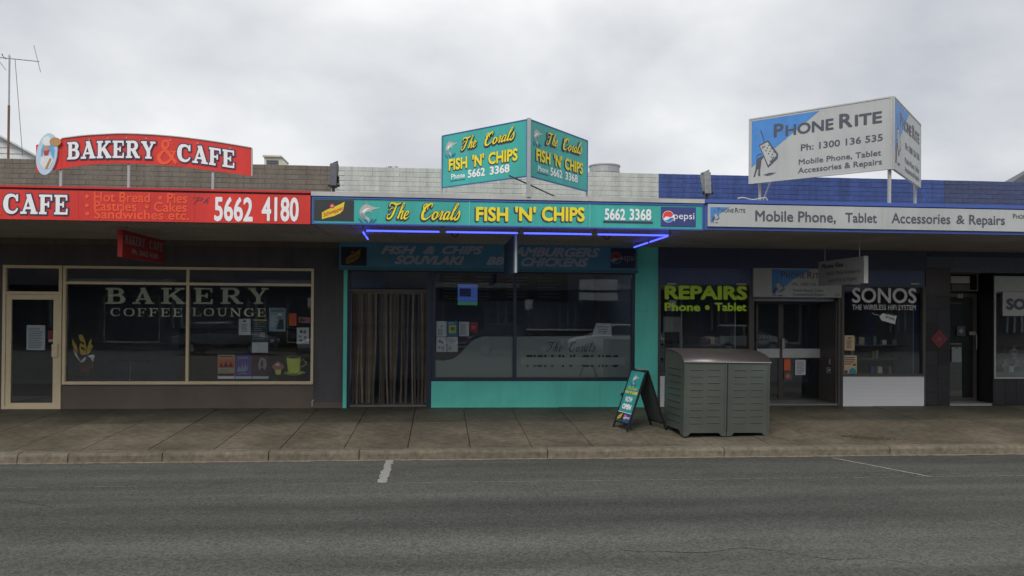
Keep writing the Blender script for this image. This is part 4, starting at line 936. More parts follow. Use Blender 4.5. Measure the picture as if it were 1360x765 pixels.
poster((624, 428, 634.3, 441.5), 'small red notice at the right end of the shop window papers', P_red, deco=[('disc', P_pk, .5, .5, .3), ('lines', P_pk, .1, .9, .84, .96, 1)], cat='notice', name='notice')
tv = empty('television', at(621, 390, 3.2), label='television showing a blue picture high on the wall inside the takeaway', cat='television')
a = at(606, 407, 3.2) - tv.location; b = at(636, 376, 3.2) - tv.location
MB().box(a.x, b.x, 0, .05, a.z, b.z).build('casing', M_black, tv); MB().box(a.x + .03, b.x - .03, -.006, -.001, a.z + .03, b.z - .03).build('screen', mat('lit_screen', (.02, .02, .05), .3, emit=((.05, .10, .36), .35)), tv)
MB().box(a.x + .03, b.x - .03, -.010, -.007, a.z + .03, a.z + .10).build('screen_strip', mat('lit_green', (.02, .05, .02), .3, emit=((.05, .22, .10), .3)), tv)
MB().box(a.x + .07, a.x + .32, -.012, -.0105, a.z + .22, b.z - .12).build('screen_picture', mat('lit_dark', (.02, .02, .03), .3, emit=((.02, .03, .10), .2)), tv)
lampm = mat('fluorescent_glow', (.8, .8, .8), .5, emit=((.80, .92, 1.0), 5.0))
for k, (lx, lab) in enumerate(((.9, 'fluorescent tube on the takeaway ceiling behind the left pane'), (2.75, 'fluorescent tube on the takeaway ceiling behind the right pane'))):
    o = empty('ceiling_lamp', (lx, 1.9, 2.66), label=lab, cat='lamp', group='ceiling lamps in the takeaway')
    MB().box(-.62, .62, -.05, .05, .03, .09).build('housing', M_whitetrim, o); MB().bar((-.6, 0, .01), (.6, 0, .01), .016, 8).build('tube', lampm, o)
ct = empty('serving_counter', (1.6, 1.9, ZG), label='steel serving counter inside the takeaway behind the frosted film', cat='counter')
MB().box(-1.7, 1.9, 0, .8, 0, 1.0).build('counter_front', mat('counter_laminate', (0.20, 0.20, 0.19), .5), ct); MB().box(-1.72, 1.92, -.04, .82, 1.001, 1.04).build('worktop', M_steel, ct)
MB().box(.2, 1.7, .1, .7, 1.041, 1.36).build('food_warmer', GLD, ct); MB().box(.18, 1.72, .08, .72, 1.361, 1.39).build('warmer_lid', M_steel, ct)
for i, (px, lab) in enumerate(((640, 'white'), (651, 'red'), (664, 'brown'))):
    p = at(px, 444, 2.1); mcol = (M_paper, P_red, mat('kraft_card', (0.30, 0.20, 0.11), .7))[i]
    o = empty('food_container', (p.x, 2.1, 1.012), label='%s takeaway container standing on the counter in the fish shop' % lab, cat='container')
    MB().prism([(-.07, 0), (.07, 0), (.09, .12), (-.09, .12)], -.07, .07).build('box', mcol, o); MB().prism([(-.095, .121), (.095, .121), (.08, .14), (-.08, .14)], -.08, .08).build('lid', M_whitetrim, o)
p = at(786, 447, .35); q_ = at(813, 429.5, .35); mc = empty('menu_card', (p.x, .35, p.z), label='white slanted menu card standing behind the film at the right of the takeaway window', cat='menu card')
mw, mh = q_.x - p.x, q_.z - p.z
MB().prism([(0, 0), (mw * .2, mh), (mw * .93, mh), (mw, 0)], 0, .012).build('card', M_paper, mc)
for k in range(4): MB().box(mw * .3, mw * (.7 + .05 * k), -.002, -.001, mh * (.18 + .17 * k), mh * (.26 + .17 * k)).build('print', INKG, mc)
MB().prismx([(.012, 0), (.012, mh * .9), (.20, 0)], mw * .4, mw * .5).build('prop', M_paper, mc)
mnb = empty('menu_board', (1.6, 5.4, 2.0), label='dim menu board on the back wall of the takeaway', cat='menu board')
MB().box(-1.6, 1.6, 0, .04, -.0, .7).build('panel', mat('menu_panel', (0.10, 0.11, 0.13), .6), mnb)
rr = random.Random(8); q = MB()
for cidx in range(4):
    for k in range(7): q.add([(-1.5 + cidx*.78, -.003, .08 + k*.08), (-1.5 + cidx*.78 + rr.uniform(.3, .65), -.003, .08 + k*.08), (-1.5 + cidx*.78 + rr.uniform(.3, .6), -.003, .11 + k*.08), (-1.5 + cidx*.78, -.003, .11 + k*.08)], [(0,1,2,3)])
q.build('menu_lines', INKG, mnb, kind='stuff', fix=False)

# ================================================================== PHONE REPAIR SHOP
ph = empty('phone_shop_building', (0, 0, 0), label='phone repair shop with blue painted brick parapet and navy walls', cat='shop building')
shell(ph, XB, XC, M_blue, ZSOF - .1)
parapet(ph, XB, XPB, M_blue)
zbh = W(950, 330)[1]; zpw = W(940, 378)[1]; zpb = W(940, 499)[1]
xp0, xp1 = W(876, 450)[0], W(998, 450)[0]; xr1 = W(1117, 450)[0]
mb = MB().box(XB, XC, 0.002, .18, zpw, ZSOF - .1).box(xp1 + .001, xr1, 0.003, .18, W(1050, 394)[1], zpw - .001)
mb.build('front_wall', M_navyw, ph)
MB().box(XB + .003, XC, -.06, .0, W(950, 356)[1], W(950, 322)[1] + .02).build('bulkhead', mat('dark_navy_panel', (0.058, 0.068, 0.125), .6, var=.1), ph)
pw = frame('window', ph, XB + .004, xp1, zpb, zpw, .05, M_dark, y0=-.02, head=.012)
pane(pw, XB + .054, xp1 - .05, zpb + .05, zpw - .012)
def perforated(parent, x0, x1, z0, z1, y=-.004):
    """white sheet punched with a grid of small holes"""
    o = MB().box(x0, x1, y, .1, z0, z1).build('perforated_panel', M_perf, parent); mb = MB(); s = .030; k = 0
    z = z0 + s * .6
    while z < z1 - s * .3:
        x = x0 + s * (.6 if k % 2 else 1.1)
        while x < x1 - s * .4: mb.add([(x-.006, y-.001, z), (x, y-.001, z-.006), (x+.006, y-.001, z), (x, y-.001, z+.006)], [(0,1,2,3)]); x += s
        z += s * .87; k += 1
    mb.build('punched_holes', M_slate, o, kind='stuff', fix=False); return o
MB().box(XB + .002, XB + .055, -.02, .12, ZG - .1, zpb - .002).build('corner_post', M_dark, ph)
perforated(ph, XB + .06, xp1 - .004, ZG - .05, zpb - .003)
for (a, b, c, d) in ((885, 378, 897, 376.5), (977, 378.5, 990, 377), (1129, 378, 1141, 376.5), (1208, 378, 1219, 377)):
    x0, z0 = W(a, b); x1, z1 = W(c, d); MB().box(x0, x1, -.045, -.021, z0, z0 + .03).build('window_light', M_whitetrim, ph)
def onpane(parent, s, b, m, y=.033, **k): return text(parent, s, *ext(*b), m, y=y, **k)
onpane(pw, 'REPAIRS', (882.5, 397.5, 992.5, 380), M_lime, bold=.045); onpane(pw, 'Phone', (882.5, 413, 930, 402.3), M_lime, bold=.04); onpane(pw, 'Tablet', (949, 413, 991.5, 402.3), M_lime, bold=.04)
c = at(939.5, 408.5, .033); MB().disc(c.x, c.z, .045, .045, .033, 14).build('lettering', M_lime, pw, fix=False)
# recessed entrance: glazed double doors set back, side light turned inward
RY = .75
zdh2 = W(1050, 394)[1]
MB().box(xp1 + .001, xp1 + .05, .0, RY + .1, ZG - .1, zdh2).build('reveal', M_dark, ph); MB().box(xr1 - .05, xr1 - .001, .0, RY + .1, ZG - .1, zdh2).build('reveal', M_dark, ph)
MB().box(xp1 + .05, xr1 - .05, .18, RY + .2, zdh2 - .08, zdh2 - .02).build('entrance_ceiling', M_room, ph)
MB().box(xp1 + .05, xr1 - .05, .019, RY, ZG - .06, ZG + .015).build('entrance_step', mat('entrance_tile', (0.05, 0.048, 0.05), .5), ph)
def glazed_door(parent, x0, x1, y, handle_px, zb=ZG + .02, zt=2.0):
    d = frame('door', parent, x0, x1, zb, zt, .045, M_dark, y0=y, y1=y + .045); pane(d, x0 + .045, x1 - .045, zb + .045, zt - .045, y + .02)
    return d
px_ = lambda p: at(p, 450, RY).x
dL = glazed_door(ph, px_(1000) + .06, px_(1037), RY, None, zt=zdh2 - .085); dR = glazed_door(ph, px_(1037) + .004, px_(1092), RY, None, zt=zdh2 - .085)
MB().box(px_(1092) + .004, px_(1096), RY - .01, RY + .06, ZG, zdh2 - .085).build('door_post', M_dark, ph)
for d_, a, b in ((dL, 1001.5, 1035), (dR, 1039, 1091)):
    z0, z1 = at(a, 475, RY).z, at(a, 463, RY).z
    MB().box(px_(a) + (.06 if d_ is dL else 0), px_(b), RY - .012, RY - .003, z0, z1).build('push_plate', mat('satin_white_plate', (0.6, 0.6, 0.6), .4), d_)
bx('handle', M_whitetrim, dR, px_(1037.5), px_(1040.5), RY - .06, RY - .013, at(1039, 462, RY).z, at(1039, 449.5, RY).z)
# splayed side light
ss = empty('side_light', (px_(1097), RY, 0)); ss.parent = ph
sx = xr1 - .055 - px_(1097); sl_ = math.hypot(sx, RY - .05); ss.rotation_euler = (0, 0, math.atan2(-(RY - .05), sx))
frame('frame', ss, 0, sl_, ZG, zdh2 - .085, .045, M_dark, y0=-.02, y1=.02); pane(ss, .045, sl_ - .045, .62, zdh2 - .13, 0); MB().box(.045, sl_ - .045, -.015, .015, ZG + .045, .60).build('kick_panel', mat('dark_grey_panel', (.06, .062, .065), .5), ss)
# second shop window
xs0, xs1 = xr1, W(1228.5, 450)[0]; zsb = W(1170, 500)[1]
sw = frame('window', ph, xs0 + .002, xs1, zsb, zpw, .05, M_dark, y0=-.02, head=.012)
pane(sw, xs0 + .052, xs1 - .05, zsb + .05, zpw - .012)
MB().box(xs0 + .002, xs0 + .03, -.02, .1, ZG, zsb - .002).build('corner_post', M_dark, ph); MB().box(xs1 - .035, xs1, -.02, .1, ZG, zsb - .002).build('corner_post', M_dark, ph)
perforated(ph, xs0 + .032, xs1 - .037, ZG - .05, zsb - .003, y=-.03)
M_sv = mat('silver_white_vinyl', (0.75, 0.75, 0.75), .5)
onpane(sw, 'SONOS', (1131.5, 402, 1217, 383), M_sv, bold=.022); onpane(sw, 'THE WIRELESS HIFI SYSTEM', (1131.5, 411.3, 1216, 405.2), M_sv, bold=.008)
tg = decal('tag_sticker', 'white price tag sticker reading NOW IN STORE in the second window', 'sticker', [
 (M_paper, [(1168,420.5),(1172,416),(1191,419.5),(1188.5,430.5),(1170.5,425.5)])], Y=.0315)
o = text(tg, 'NOW IN', .10, .052, .30, .10, I, y=-.002, bold=.03, slope=-.055); o = text(tg, 'STORE', .12, -.025, .30, .02, I, y=-.002, bold=.03, slope=-.05)
mb = MB(); c_ = [at(a, b, .0315) - tg.location for a, b in ((1158, 415.5), (1161, 418), (1165, 418.2), (1169.5, 420.5))]
for a, b in zip(c_, c_[1:]): mb.add([(a.x, -.001, a.z), (b.x, -.001, b.z), (b.x, -.001, b.z + .008), (a.x, -.001, a.z + .008)], [(0,1,2,3)])
mb.build('string', M_paper, tg, fix=False)

aw3 = awning(ph, XF2 + .004, gx(1252, YF), 2.915, 3.30, 3.352, M_bluetrim, M_bluetrim)
# fascia sign; it runs on to the neighbour
f3, _ = board('fascia_sign', gx(938.5, YF), XR - .8, YF - .03, 2.962, 3.285, M_whiteboard, 'long white fascia sign lettered Mobile Phone, Tablet Accessories & Repairs', t=.029)
text(f3, 'Mobile Phone,', *lbox(f3, 1003, 293.7, 1110, 281.5), M_slate, bold=.016); text(f3, 'Tablet', *lbox(f3, 1122.5, 295.3, 1164.5, 283.3), M_slate, bold=.016)
text(f3, 'Accessories', *lbox(f3, 1184, 296.3, 1262, 284.3), M_slate, bold=.014); text(f3, '&', *lbox(f3, 1270, 297.2, 1281, 285.8), M_slate, bold=.014); text(f3, 'Repairs', *lbox(f3, 1287, 298, 1334.5, 286.2), M_slate, bold=.016)
def smallcaps(parent, b, m, y=-.004, bold=.012, slope=0):
    """two words with tall initials"""
    u0, v0, u1, v1 = b; w_ = u1 - u0; h = v1 - v0; sl2 = lambda t: slope * t
    for s, a, c, k in (('P', 0, .10, 1), ('HONE', .118, .575, .79), ('R', .625, .745, 1), ('ITE', .765, 1, .79)):
        text(parent, s, u0 + a*w_, v0 + sl2(a), u0 + c*w_, v0 + h*k + sl2(a), m, y=y, bold=bold, slope=slope * (c - a))
def phonelogo(parent, u0, v0, u1, v1, y=-.004, dim=None):
    """brick shaped telephone carried by a running figure"""
    f = lambda a, b: (u0 + a*(u1-u0), v0 + b*(v1-v0)); P = lambda m, pts, yy: MB().poly([f(*q) for q in pts], yy).build('printed_shape', m, parent, fix=False)
    P(M_slate, [(.31,.97),(.36,.97),(.50,.72),(.46,.72)], y); P(M_slate, [(.26,.66),(.62,.74),(1.0,.42),(.98,.33),(.62,.16)], y - .0003)
    P(dim or M_whiteboard, [(.31,.64),(.60,.70),(.94,.40),(.63,.21)], y - .0006)
    for k in range(3):
        for j in range(3): a, b = .52 + .10*k + .05*j, .53 - .075*k + .05*j - .02; P(M_slate, [(a,b),(a+.05,b+.0),(a+.05,b+.03),(a,b+.03)], y - .0009)
    P(M_slate, [(.38,.62),(.42,.57),(.52,.62),(.50,.64),(.43,.60),(.40,.64)], y - .0009); P(M_slate, [(.66,.30),(.72,.26),(.86,.37),(.84,.39),(.72,.30)], y - .0009)
    P(M_slate, [(.14,.40),(.22,.46),(.38,.44),(.34,.48),(.20,.44)], y - .0003); P(M_slate, [(.18,.38),(.38,.42),(.36,.28),(.33,.16),(.14,.16)], y - .0004); P(M_slate, [(.34,.38),(.46,.46),(.44,.40),(.38,.34)], y - .0005)
    P(M_slate, [(.15,.17),(.22,.17),(.12,.0),(.06,.0)], y - .0005); P(M_slate, [(.26,.17),(.32,.17),(.32,.0),(.24,.02)], y - .0005)
    P(M_slate, [(.44,.02),(.66,.05),(.92,.04),(.74,.0),(.60,-.01)], y)
def triangle(parent, p3, y=-.003): MB().poly(p3, y).build('blue_triangle', M_skyblue, parent, fix=False)
def L3(px, py): return loc(f3, px, py)
triangle(f3, [L3(943.5, 275), L3(969, 275.3), L3(956, 283.5), L3(953.5, 289), L3(943.5, 295)])
phonelogo(f3, *lbox(f3, 944, 296, 955.5, 278)); smallcaps(f3, lbox(f3, 953, 281.8, 990, 276.3), M_slate)
smallcaps(f3, (lbox(f3, 1345, 290.3, 1382, 284.6)), M_slate); 
MB().box(loc(f3, 1171.5, 290)[0] - .002, loc(f3, 1171.5, 290)[0] + .002, -.002, 0, .0, .32).build('joint_strip', M_greyboard, f3)

# V shaped sign on white posts
AP3 = at(1186.5, 127.5, YF - .02); zT3 = AP3.z; zB3 = at(1186.5, 224.5, YF - .02).z
Lq = depthfor(994.7, 158, zT3); Rq = depthfor(1222.8, 165, zT3)
v3 = empty('corner_sign', (AP3.x, AP3.y, 3.352), label='large white V shaped sign with blue triangles lettered Phone Rite', cat='sign')
q1, l1, h1 = vpanel(v3, Lq, (AP3.x - .012, AP3.y), zB3, zT3, M_whiteboard, t=.035); q2, l2, h2_ = vpanel(v3, (AP3.x + .012, AP3.y), Rq, zB3, zT3, M_whiteboard, t=.035)
for p, l_ in ((q1, l1), (q2, l2)):
    F = lambda a, b, c, d, l_=l_: (a * l_, b * h1, c * l_, d * h1)
    MB().box(0, l_, -.008, -.0005, 0, .02).box(0, l_, -.008, -.0005, h1 - .02, h1).box(0, .02, -.008, -.0005, .02, h1 - .02).box(l_ - .02, l_, -.008, -.0005, .02, h1 - .02).build('edge_trim', M_whitetrim, p)
    triangle(p, [(.022 * l_, .955 * h1), (.52 * l_, .955 * h1), (.022 * l_, .25 * h1)])
    smallcaps(p, F(.19, .655, .935, .86), M_slate, bold=.03); text(p, 'Ph: 1300 136 535', *F(.39, .405, .94, .50), M_slate, bold=.016)
    text(p, 'Mobile Phone, Tablet', *F(.375, .205, .93, .285), M_slate, bold=.012); text(p, 'Accessories & Repairs', *F(.37, .08, .935, .16), M_slate, bold=.012)
    phonelogo(p, *F(.025, .1, .225, .82))
def post3(px, py, lab=None):
    z = 0; p = at(px, py, 0)
hp = zB3 - 3.352
for (wx, wy) in ((Lq[0] + .22, Lq[1] + .02), (AP3.x, AP3.y + .05), (Rq[0] - .08, Rq[1] - .02)):
    dx_, dy_ = wx - AP3.x, wy - AP3.y + .05
    MB().box(dx_ - .018, dx_ + .018, dy_ - .018, dy_ + .018, -.02, hp + .4).build('post', M_whitetrim, v3)
    MB().bar((dx_ + .01, dy_, .12 if wx < AP3.x - .1 else .02), (dx_ + (.26 if wx < AP3.x - .1 else .11), dy_ + .15, hp + .12), .013, 6).build('brace', M_whitetrim, v3)
cab = MB(); pts = crom([(-.42, 0, .03), (-.34, 0, .045), (-.2, .02, .02), (-.08, 0, .035), (.0, 0, .05), (.03, .0, .0)], 4)
for a, b in zip(pts, pts[1:]): cab.bar(a, b, .012, 6)
tag(cab.build('cable', M_whitetrim, None, (at(1016, 266, -3.2).x - .0, -3.22, 3.356)), 'white cable lying on the blue awning edge by the sign post', 'cable')

# sign over the entrance
ds, _ = board('doorway_sign', gx(1000.5, -.08), gx(1117.5, -.08), -.08, gz(394.8, -.08, 1060), gz(356.5, -.08, 1060), M_whiteboard, 'white sign over the recessed doorway with a blue corner triangle', t=.06)
triangle(ds, [loc(ds, *p) for p in ((1025, 357.5), (1077, 358), (1056, 369), (1043, 380), (1025, 390))]); phonelogo(ds, *lbox(ds, 1024, 393, 1042, 368))
smallcaps(ds, lbox(ds, 1037, 369.3, 1093, 360.8), M_slate); text(ds, 'Ph: 1300 136 535', *lbox(ds, 1053, 379.6, 1095, 375.8), M_slate); text(ds, 'Mobile Phone, Tablet', *lbox(ds, 1053, 387.5, 1094, 384), M_slate); text(ds, 'Accessories & Repairs', *lbox(ds, 1053, 392.8, 1095, 389.2), M_slate)
text(ds, '55', *lbox(ds, 1109, 393.5, 1115, 389.8), M_slate)
# hanging sign
hX3 = gx(1149.5, -2.6, 355)
h3, w3, hh3 = hanging('hanging_sign', hX3, -2.6, -1.1, 2.20, 2.62, -1, M_greyboard, 'grey faded hanging sign for spare parts in front of the white doorway sign', ztop=2.95)
MB().box(w3/2 + .001, w3/2 + .018, -.034, .034, -.002, hh3 + .002).build('edge_trim', M_whitetrim, h3)
mv = mat('faded_maroon_vinyl', (0.13, 0.035, 0.06), .6); mk = mat('faded_slate_vinyl', (0.13, 0.125, 0.13), .6)
text(h3, 'Phone Rite', -.62, .29, .12, .37, mv, y=-.034, bold=.02, shear=.2); text(h3, 'Mobile Phone Accessories', -.45, .17, .66, .235, mk, y=-.034, shear=.2); text(h3, 'Spare Parts & Repairs', -.38, .05, .55, .115, mk, y=-.034, shear=.2)

# phone shop notices
def wordsheet(label, s, px, m, mt, Y, cat='sticker'):
    o = poster(px, label, m, Y=Y, cat=cat, name='sticker'); a = at(px[0], px[3], Y); b = at(px[2], px[1], Y); w_, h_ = b.x - a.x, b.z - a.z
    text(o, s, w_*.08, h_*.22, w_*.92, h_*.78, mt, y=-.002, bold=.02); return o
wordsheet('small OPEN sticker on the glass left of the entrance', 'OPEN', (1004, 443.5, 1021, 452), mat('open_plate', (0.05, 0.05, 0.055), .5), INKG, RY - .003)
poster((1041.5, 477, 1050, 492), 'orange slip low on the right hand glass door', P_or, Y=RY - .003, cat='notice', name='notice')
poster((1056, 478, 1070, 498), 'white typed notice low on the right hand glass door', deco=[('lines', INKG, .12, .88, .08, .92, 9)], Y=RY - .003, cat='notice', name='notice')
poster((1041.5, 494, 1051, 505), 'brownish round emblem card under the orange slip', mat('dull_brown_print', (0.22, .12, .09), .6), deco=[('disc', P_pk, .5, .5, .3)], Y=RY - .003, cat='notice', name='notice')
poster((1101, 476.5, 1108.5, 484), 'small square white sticker on the side light by the entrance', M_greyboard, Y=.3, cat='sticker', name='sticker')
poster((1098, 487.5, 1112, 495.5), 'dark edged white sticker below the small square one', M_greyboard, deco=[('rect', I, .06, .94, .1, .9), ('lines', M_wl, .15, .8, .3, .75, 2)], Y=.3, cat='sticker', name='sticker')
poster((1121.5, 445.5, 1135, 465.5), 'cream notice near the left edge of the second phone shop window', P_cr, deco=[('rect', I, .35, .65, .78, .86), ('lines', P_ma, .2, .8, .15, .7, 6)], Y=.0315, cat='notice', name='notice')
poster((1119.5, 472, 1138, 500), 'cream poster with a blue disc at the foot of the window', P_cr, deco=[('lines', P_ma, .1, .9, .55, .95, 4), ('disc', mat('print_teal', (.05,.25,.35), .6), .7, .22, .27), ('poly', P_ma, [(.72,.5),(.95,.52),(.9,.62),(.74,.6)]), ('disc', I, .22, .22, .13)], Y=.0315)
# inside the phone shop
p = at(881, 441, .45); q_ = at(904, 421, .45)
dsn = empty('display_stand', (p.x, .45, ZG), label='pale box topped stand in the left corner of the left phone shop window', cat='display stand')
MB().box(0, q_.x - p.x, 0, .3, p.z - ZG, q_.z - ZG).build('top_box', MATS['pale_frame'] if 'pale_frame' in MATS else mat('pale_frame', (0.40, 0.42, 0.40), .5), dsn)
for xx in (.0, q_.x - p.x - .02): MB().box(xx, xx + .02, 0, .02, 0, p.z - ZG - .002).build('leg', M_whitetrim, dsn)
for k, px in enumerate((905, 976)):
    p = at(px, 440, .3); o = empty('display_pole', (p.x, .3, ZG), label='slim white display pole behind the letters %s in the left phone window' % ('Ph of Phone', 'let of Tablet')[k], cat='pole')
    MB().box(-.012, .012, -.012, .012, .01, 2.3).build('pole', M_whitetrim, o); MB().bar((0, 0, 0), (0, 0, .012), .09, 14).build('base', M_steel, o)
for (x_, lab) in ((XB + 1.0, 'low display shelf of small boxes in the left phone shop window'), (W(1172, 480)[0], 'low display shelf of gadgets in the window under the price tag sticker')):
    o = empty('display_shelf', (x_, .75, ZG), label=lab, cat='shelf')
    for k, z in enumerate((.55, .85, 1.12)): MB().box(-.72, .72, -.2, .2, z, z + .02).build('shelf_board', mat('shelf_glass_grey', (0.12, 0.13, 0.13), .3), o)
    for s in (-.7, .7): MB().box(s - .012, s + .012, -.01, .01, 0, 1.6).build('upright', M_steel, o)
    rr = random.Random(int(x_ * 10)); cols = [(M_paper, 'white'), (INKG, 'slate grey'), (P_cr, 'cream'), (P_red, 'red'), (P_pu, 'purple'), (M_greyboard, 'pale grey'), (mat('box_kraft', (.3, .2, .1), .7), 'brown card')]
    wn = 'left' if x_ < 5.5 else 'right'; cnt = {}
    n = 0
    for z, sn in ((.57, 'bottom'), (.87, 'middle'), (1.14, 'top')):
        xx = -.62; cnt = 0
        while xx < .6:
            w_, hh_ = rr.uniform(.05, .13), rr.uniform(.05, .17)
            if rr.random() < .55:
                cnt += 1; mt_, cn_ = rr.choice(cols); ord_ = ('first', 'second', 'third', 'fourth', 'fifth', 'sixth', 'seventh')[cnt - 1]
                ob = MB().box(0, w_, -.05, .05, 0, hh_).build('boxed_gadget', mt_, None, (x_ + xx, .72 + rr.uniform(-.05, .05), ZG + z))
                tag(ob, '%s box, %s from left on the %s shelf in the %s phone window' % (cn_, ord_, sn, wn), 'box', 'boxed gadgets in the %s phone shop window' % wn)
            xx += w_ + rr.uniform(.03, .14)

# ================================================================== JEWELLER'S (right edge)
jw = empty('end_shop_building', (0, 0, 0), label='end shop with black tiled shopfront and dull slate blue brick parapet', cat='shop building')
shell(jw, XC, XR, M_dusk, ZSOF - .1)
parapet(jw, XPB, gx(1415, 0, 250), M_dusk)
xt0, xt1 = XC, W(1262, 450)[0]; xj1 = W(1319, 450)[0]
zj = W(1290, 388)[1]
MB().box(XC + .001, XR, .001, .18, W(1290, 362)[1], ZSOF - .1).build('front_wall', mat('grey_blue_render', (0.10, 0.12, 0.155), .7, var=.12, bump=.15), jw)
MB().box(XC + .001, xt1, .006, .18, ZG - .1, W(1290, 362)[1] - .001).box(xj1, xj1 + .02, .0, .6, ZG - .1, W(1290, 362)[1] - .001).build('pillar', M_black, jw)
MB().box(XC + .002, xt1 - .01, -.02, -.001, W(1245, 393)[1] + .002, W(1290, 362)[1] + .08).build('pillar_cap', M_charcoal, jw)
TH = .27
def tiles(parent, x0, x1, z0, z1, w_, h_, y):
    nxx = max(1, round((x1 - x0) / w_)); nz_ = max(1, round((z1 - z0) / h_)); tw, th = (x1 - x0) / nxx, (z1 - z0) / nz_
    g_ = .003; c = .002; me = MB().add([(g_, c, g_), (tw-g_, c, g_), (tw-g_, c, th-g_), (g_, c, th-g_), (g_+c, 0, g_+c), (tw-g_-c, 0, g_+c), (tw-g_-c, 0, th-g_-c), (g_+c, 0, th-g_-c)],
        [(4,5,6,7), (0,1,5,4), (1,2,6,5), (2,3,7,6), (3,0,4,7)]).mesh('tile', M_tile)
    rr = random.Random(int(x0 * 50))
    for i in range(nxx):
        for j in range(nz_): link('tile', me, parent, (x0 + i * tw, y + rr.uniform(-.0008, .0008), z0 + j * th))
tiles(jw, XC + .004, xt1 - .003, ZG, W(1245, 393)[1], .225, .272, .001)
# recessed door
JY = .45
MB().box(xt1 + .0, xj1, JY + .05, JY + .1, ZG - .1, W(1290, 362)[1]).build('entry_wall', M_black, jw)
MB().box(xt1 + .001, xj1 - .001, .019, JY + .05, ZG - .06, ZG + .02).build('threshold', M_galv, jw)
jd = frame('door', jw, xt1 + .03, xj1 - .02, ZG + .03, W(1290, 389)[1], .07, M_dark, y0=JY - .01, y1=JY + .03); pane(jd, xt1 + .10, xj1 - .09, ZG + .10, W(1290, 389)[1] - .07, JY + .01)
tr = frame('transom_light', jw, xt1 + .0, xj1 - .2, W(1275, 386)[1], W(1275, 362)[1] - .002, .02, M_dark, y0=JY - .3, y1=JY - .26)
x0, z0 = W(1263, 376, .1); x1, z1 = W(1288, 367, .1); MB().box(x0, x1, .1, .14, z0, z1).build('white_panel', M_greyboard, tr)
x0, z0 = W(1264, 385, .1); x1, z1 = W(1288, 378, .1); MB().box(x0, x1, .1, .14, z0, z1).build('vent_slot', M_charcoal, tr)
hz0, hz1 = at(1297, 463, JY - .07).z, at(1297, 445, JY - .07).z; hx_ = at(1297, 455, JY - .07).x
mb = MB().bar((hx_, JY - .07, hz0), (hx_, JY - .07, hz1), .009, 8).bar((hx_, JY - .07, hz1), (hx_ + .04, JY - .012, hz1 + .01), .009, 8).bar((hx_, JY - .07, hz0), (hx_ + .04, JY - .012, hz0 - .01), .009, 8); mb.build('handle', M_steel, jd)
text(jd, '88', *(lambda a, b: (a.x, a.z, b.x, b.z))(at(1272, 396, JY - .012), at(1279, 390, JY - .012)), M_fade, y=JY - .012, bold=.02)
poster((1264, 461, 1277, 481), 'pale notice with a dark clip on the black recessed door', mat('pale_green_paper', (0.30, .36, .35), .7), deco=[('rect', I, .4, .65, .9, .98), ('lines', INKG, .15, .85, .1, .85, 7)], Y=JY - .013, cat='notice', name='notice')
poster((1271, 433, 1282, 446), 'dim framed picture notice near the top of the recessed door glass', mat('dim_grey_paper', (.09, .09, .1), .7), deco=[('disc', INKG, .5, .5, .25)], Y=JY - .013, cat='notice', name='notice')
poster((1287.5, 440.5, 1296, 445), 'narrow pale label just left of the curved door handle', M_greyboard, Y=JY - .013, cat='label', name='label_plate')
dm = empty('warning_sign', (W(1247, 450)[0], -.004, W(1247, 450)[1]), label='red diamond shaped sign fixed to the black tiles', cat='sign')
s_ = .175; MB().prism([(0, s_), (s_, 0), (0, -s_), (-s_, 0)], -.006, 0).build('plate', mat('dull_red_plate', (0.20, 0.018, 0.025), .5, var=.15), dm)
MB().prism([(0, s_*.72), (s_*.72, 0), (0, -s_*.72), (-s_*.72, 0)], -.0075, -.0065).build('inner_plate', mat('dark_red_plate', (0.15, 0.014, 0.02), .5), dm)
q = MB()
for k in range(3): q.box(-.05 + .02 * k, .05 - .015 * k, -.0085, -.008, -.03 + .028 * k, -.018 + .028 * k)
q.build('print', mat('diamond_print', (.3, .12, .12), .6), dm, kind='stuff')
# display window of the end shop
zjb = W(1340, 503)[1]; zjt = W(1340, 367)[1]
jwn = frame('window', jw, xj1 + .02, XR - 1.2, zjb, zjt, .03, mat('pale_frame', (0.40, 0.42, 0.40), .5), y0=-.01, y1=.05); pane(jwn, xj1 + .05, XR - 1.23, zjb + .03, W(1340, 387)[1])
MB().box(xj1 + .05, XR - 1.23, .0, .04, W(1340, 387)[1] + .001, zjt - .031).build('transom_panel', mat('opal_transom', (0.36, 0.39, 0.38), .5), jwn)
MB().box(xj1 + .02, XR, .006, .18, ZG - .1, zjb - .002).box(XR - 1.2, XR, .007, .18, zjb, W(1290, 362)[1]).build('plinth', M_black, jw)
tiles(jw, xj1 + .022, xj1 + .022 + .23 * 12, ZG, zjb - .003, .23, .25, .001)
sg, _ = board('window_sign', gx(1331.5, .02), gx(1331.5, .02) + 1.9, .012, gz(419.5, .012, 1345), gz(388, .012, 1345), M_whiteboard, 'white board with bold black letters SO at the right edge', t=.012)
text(sg, 'SO', *lbox(sg, 1336, 411.5, 1362.5, 396.5), M_slate, bold=.06)
aw4 = awning(jw, gx(1252, YF) + .003, XR, 2.915, 3.30, 3.352, M_bluetrim, M_bluetrim)
o = empty('display_plinth', (xj1 + .9, .55, ZG), label='stepped display plinth in the right hand jewellery window', cat='display stand')
MB().box(-.85, 1.6, -.3, .35, 0, .62).build('base', M_greyboard, o); MB().box(-.85, 1.6, .06, .35, .621, .85).build('step', mat('grey_velvet', (.22, .22, .23), .9), o)
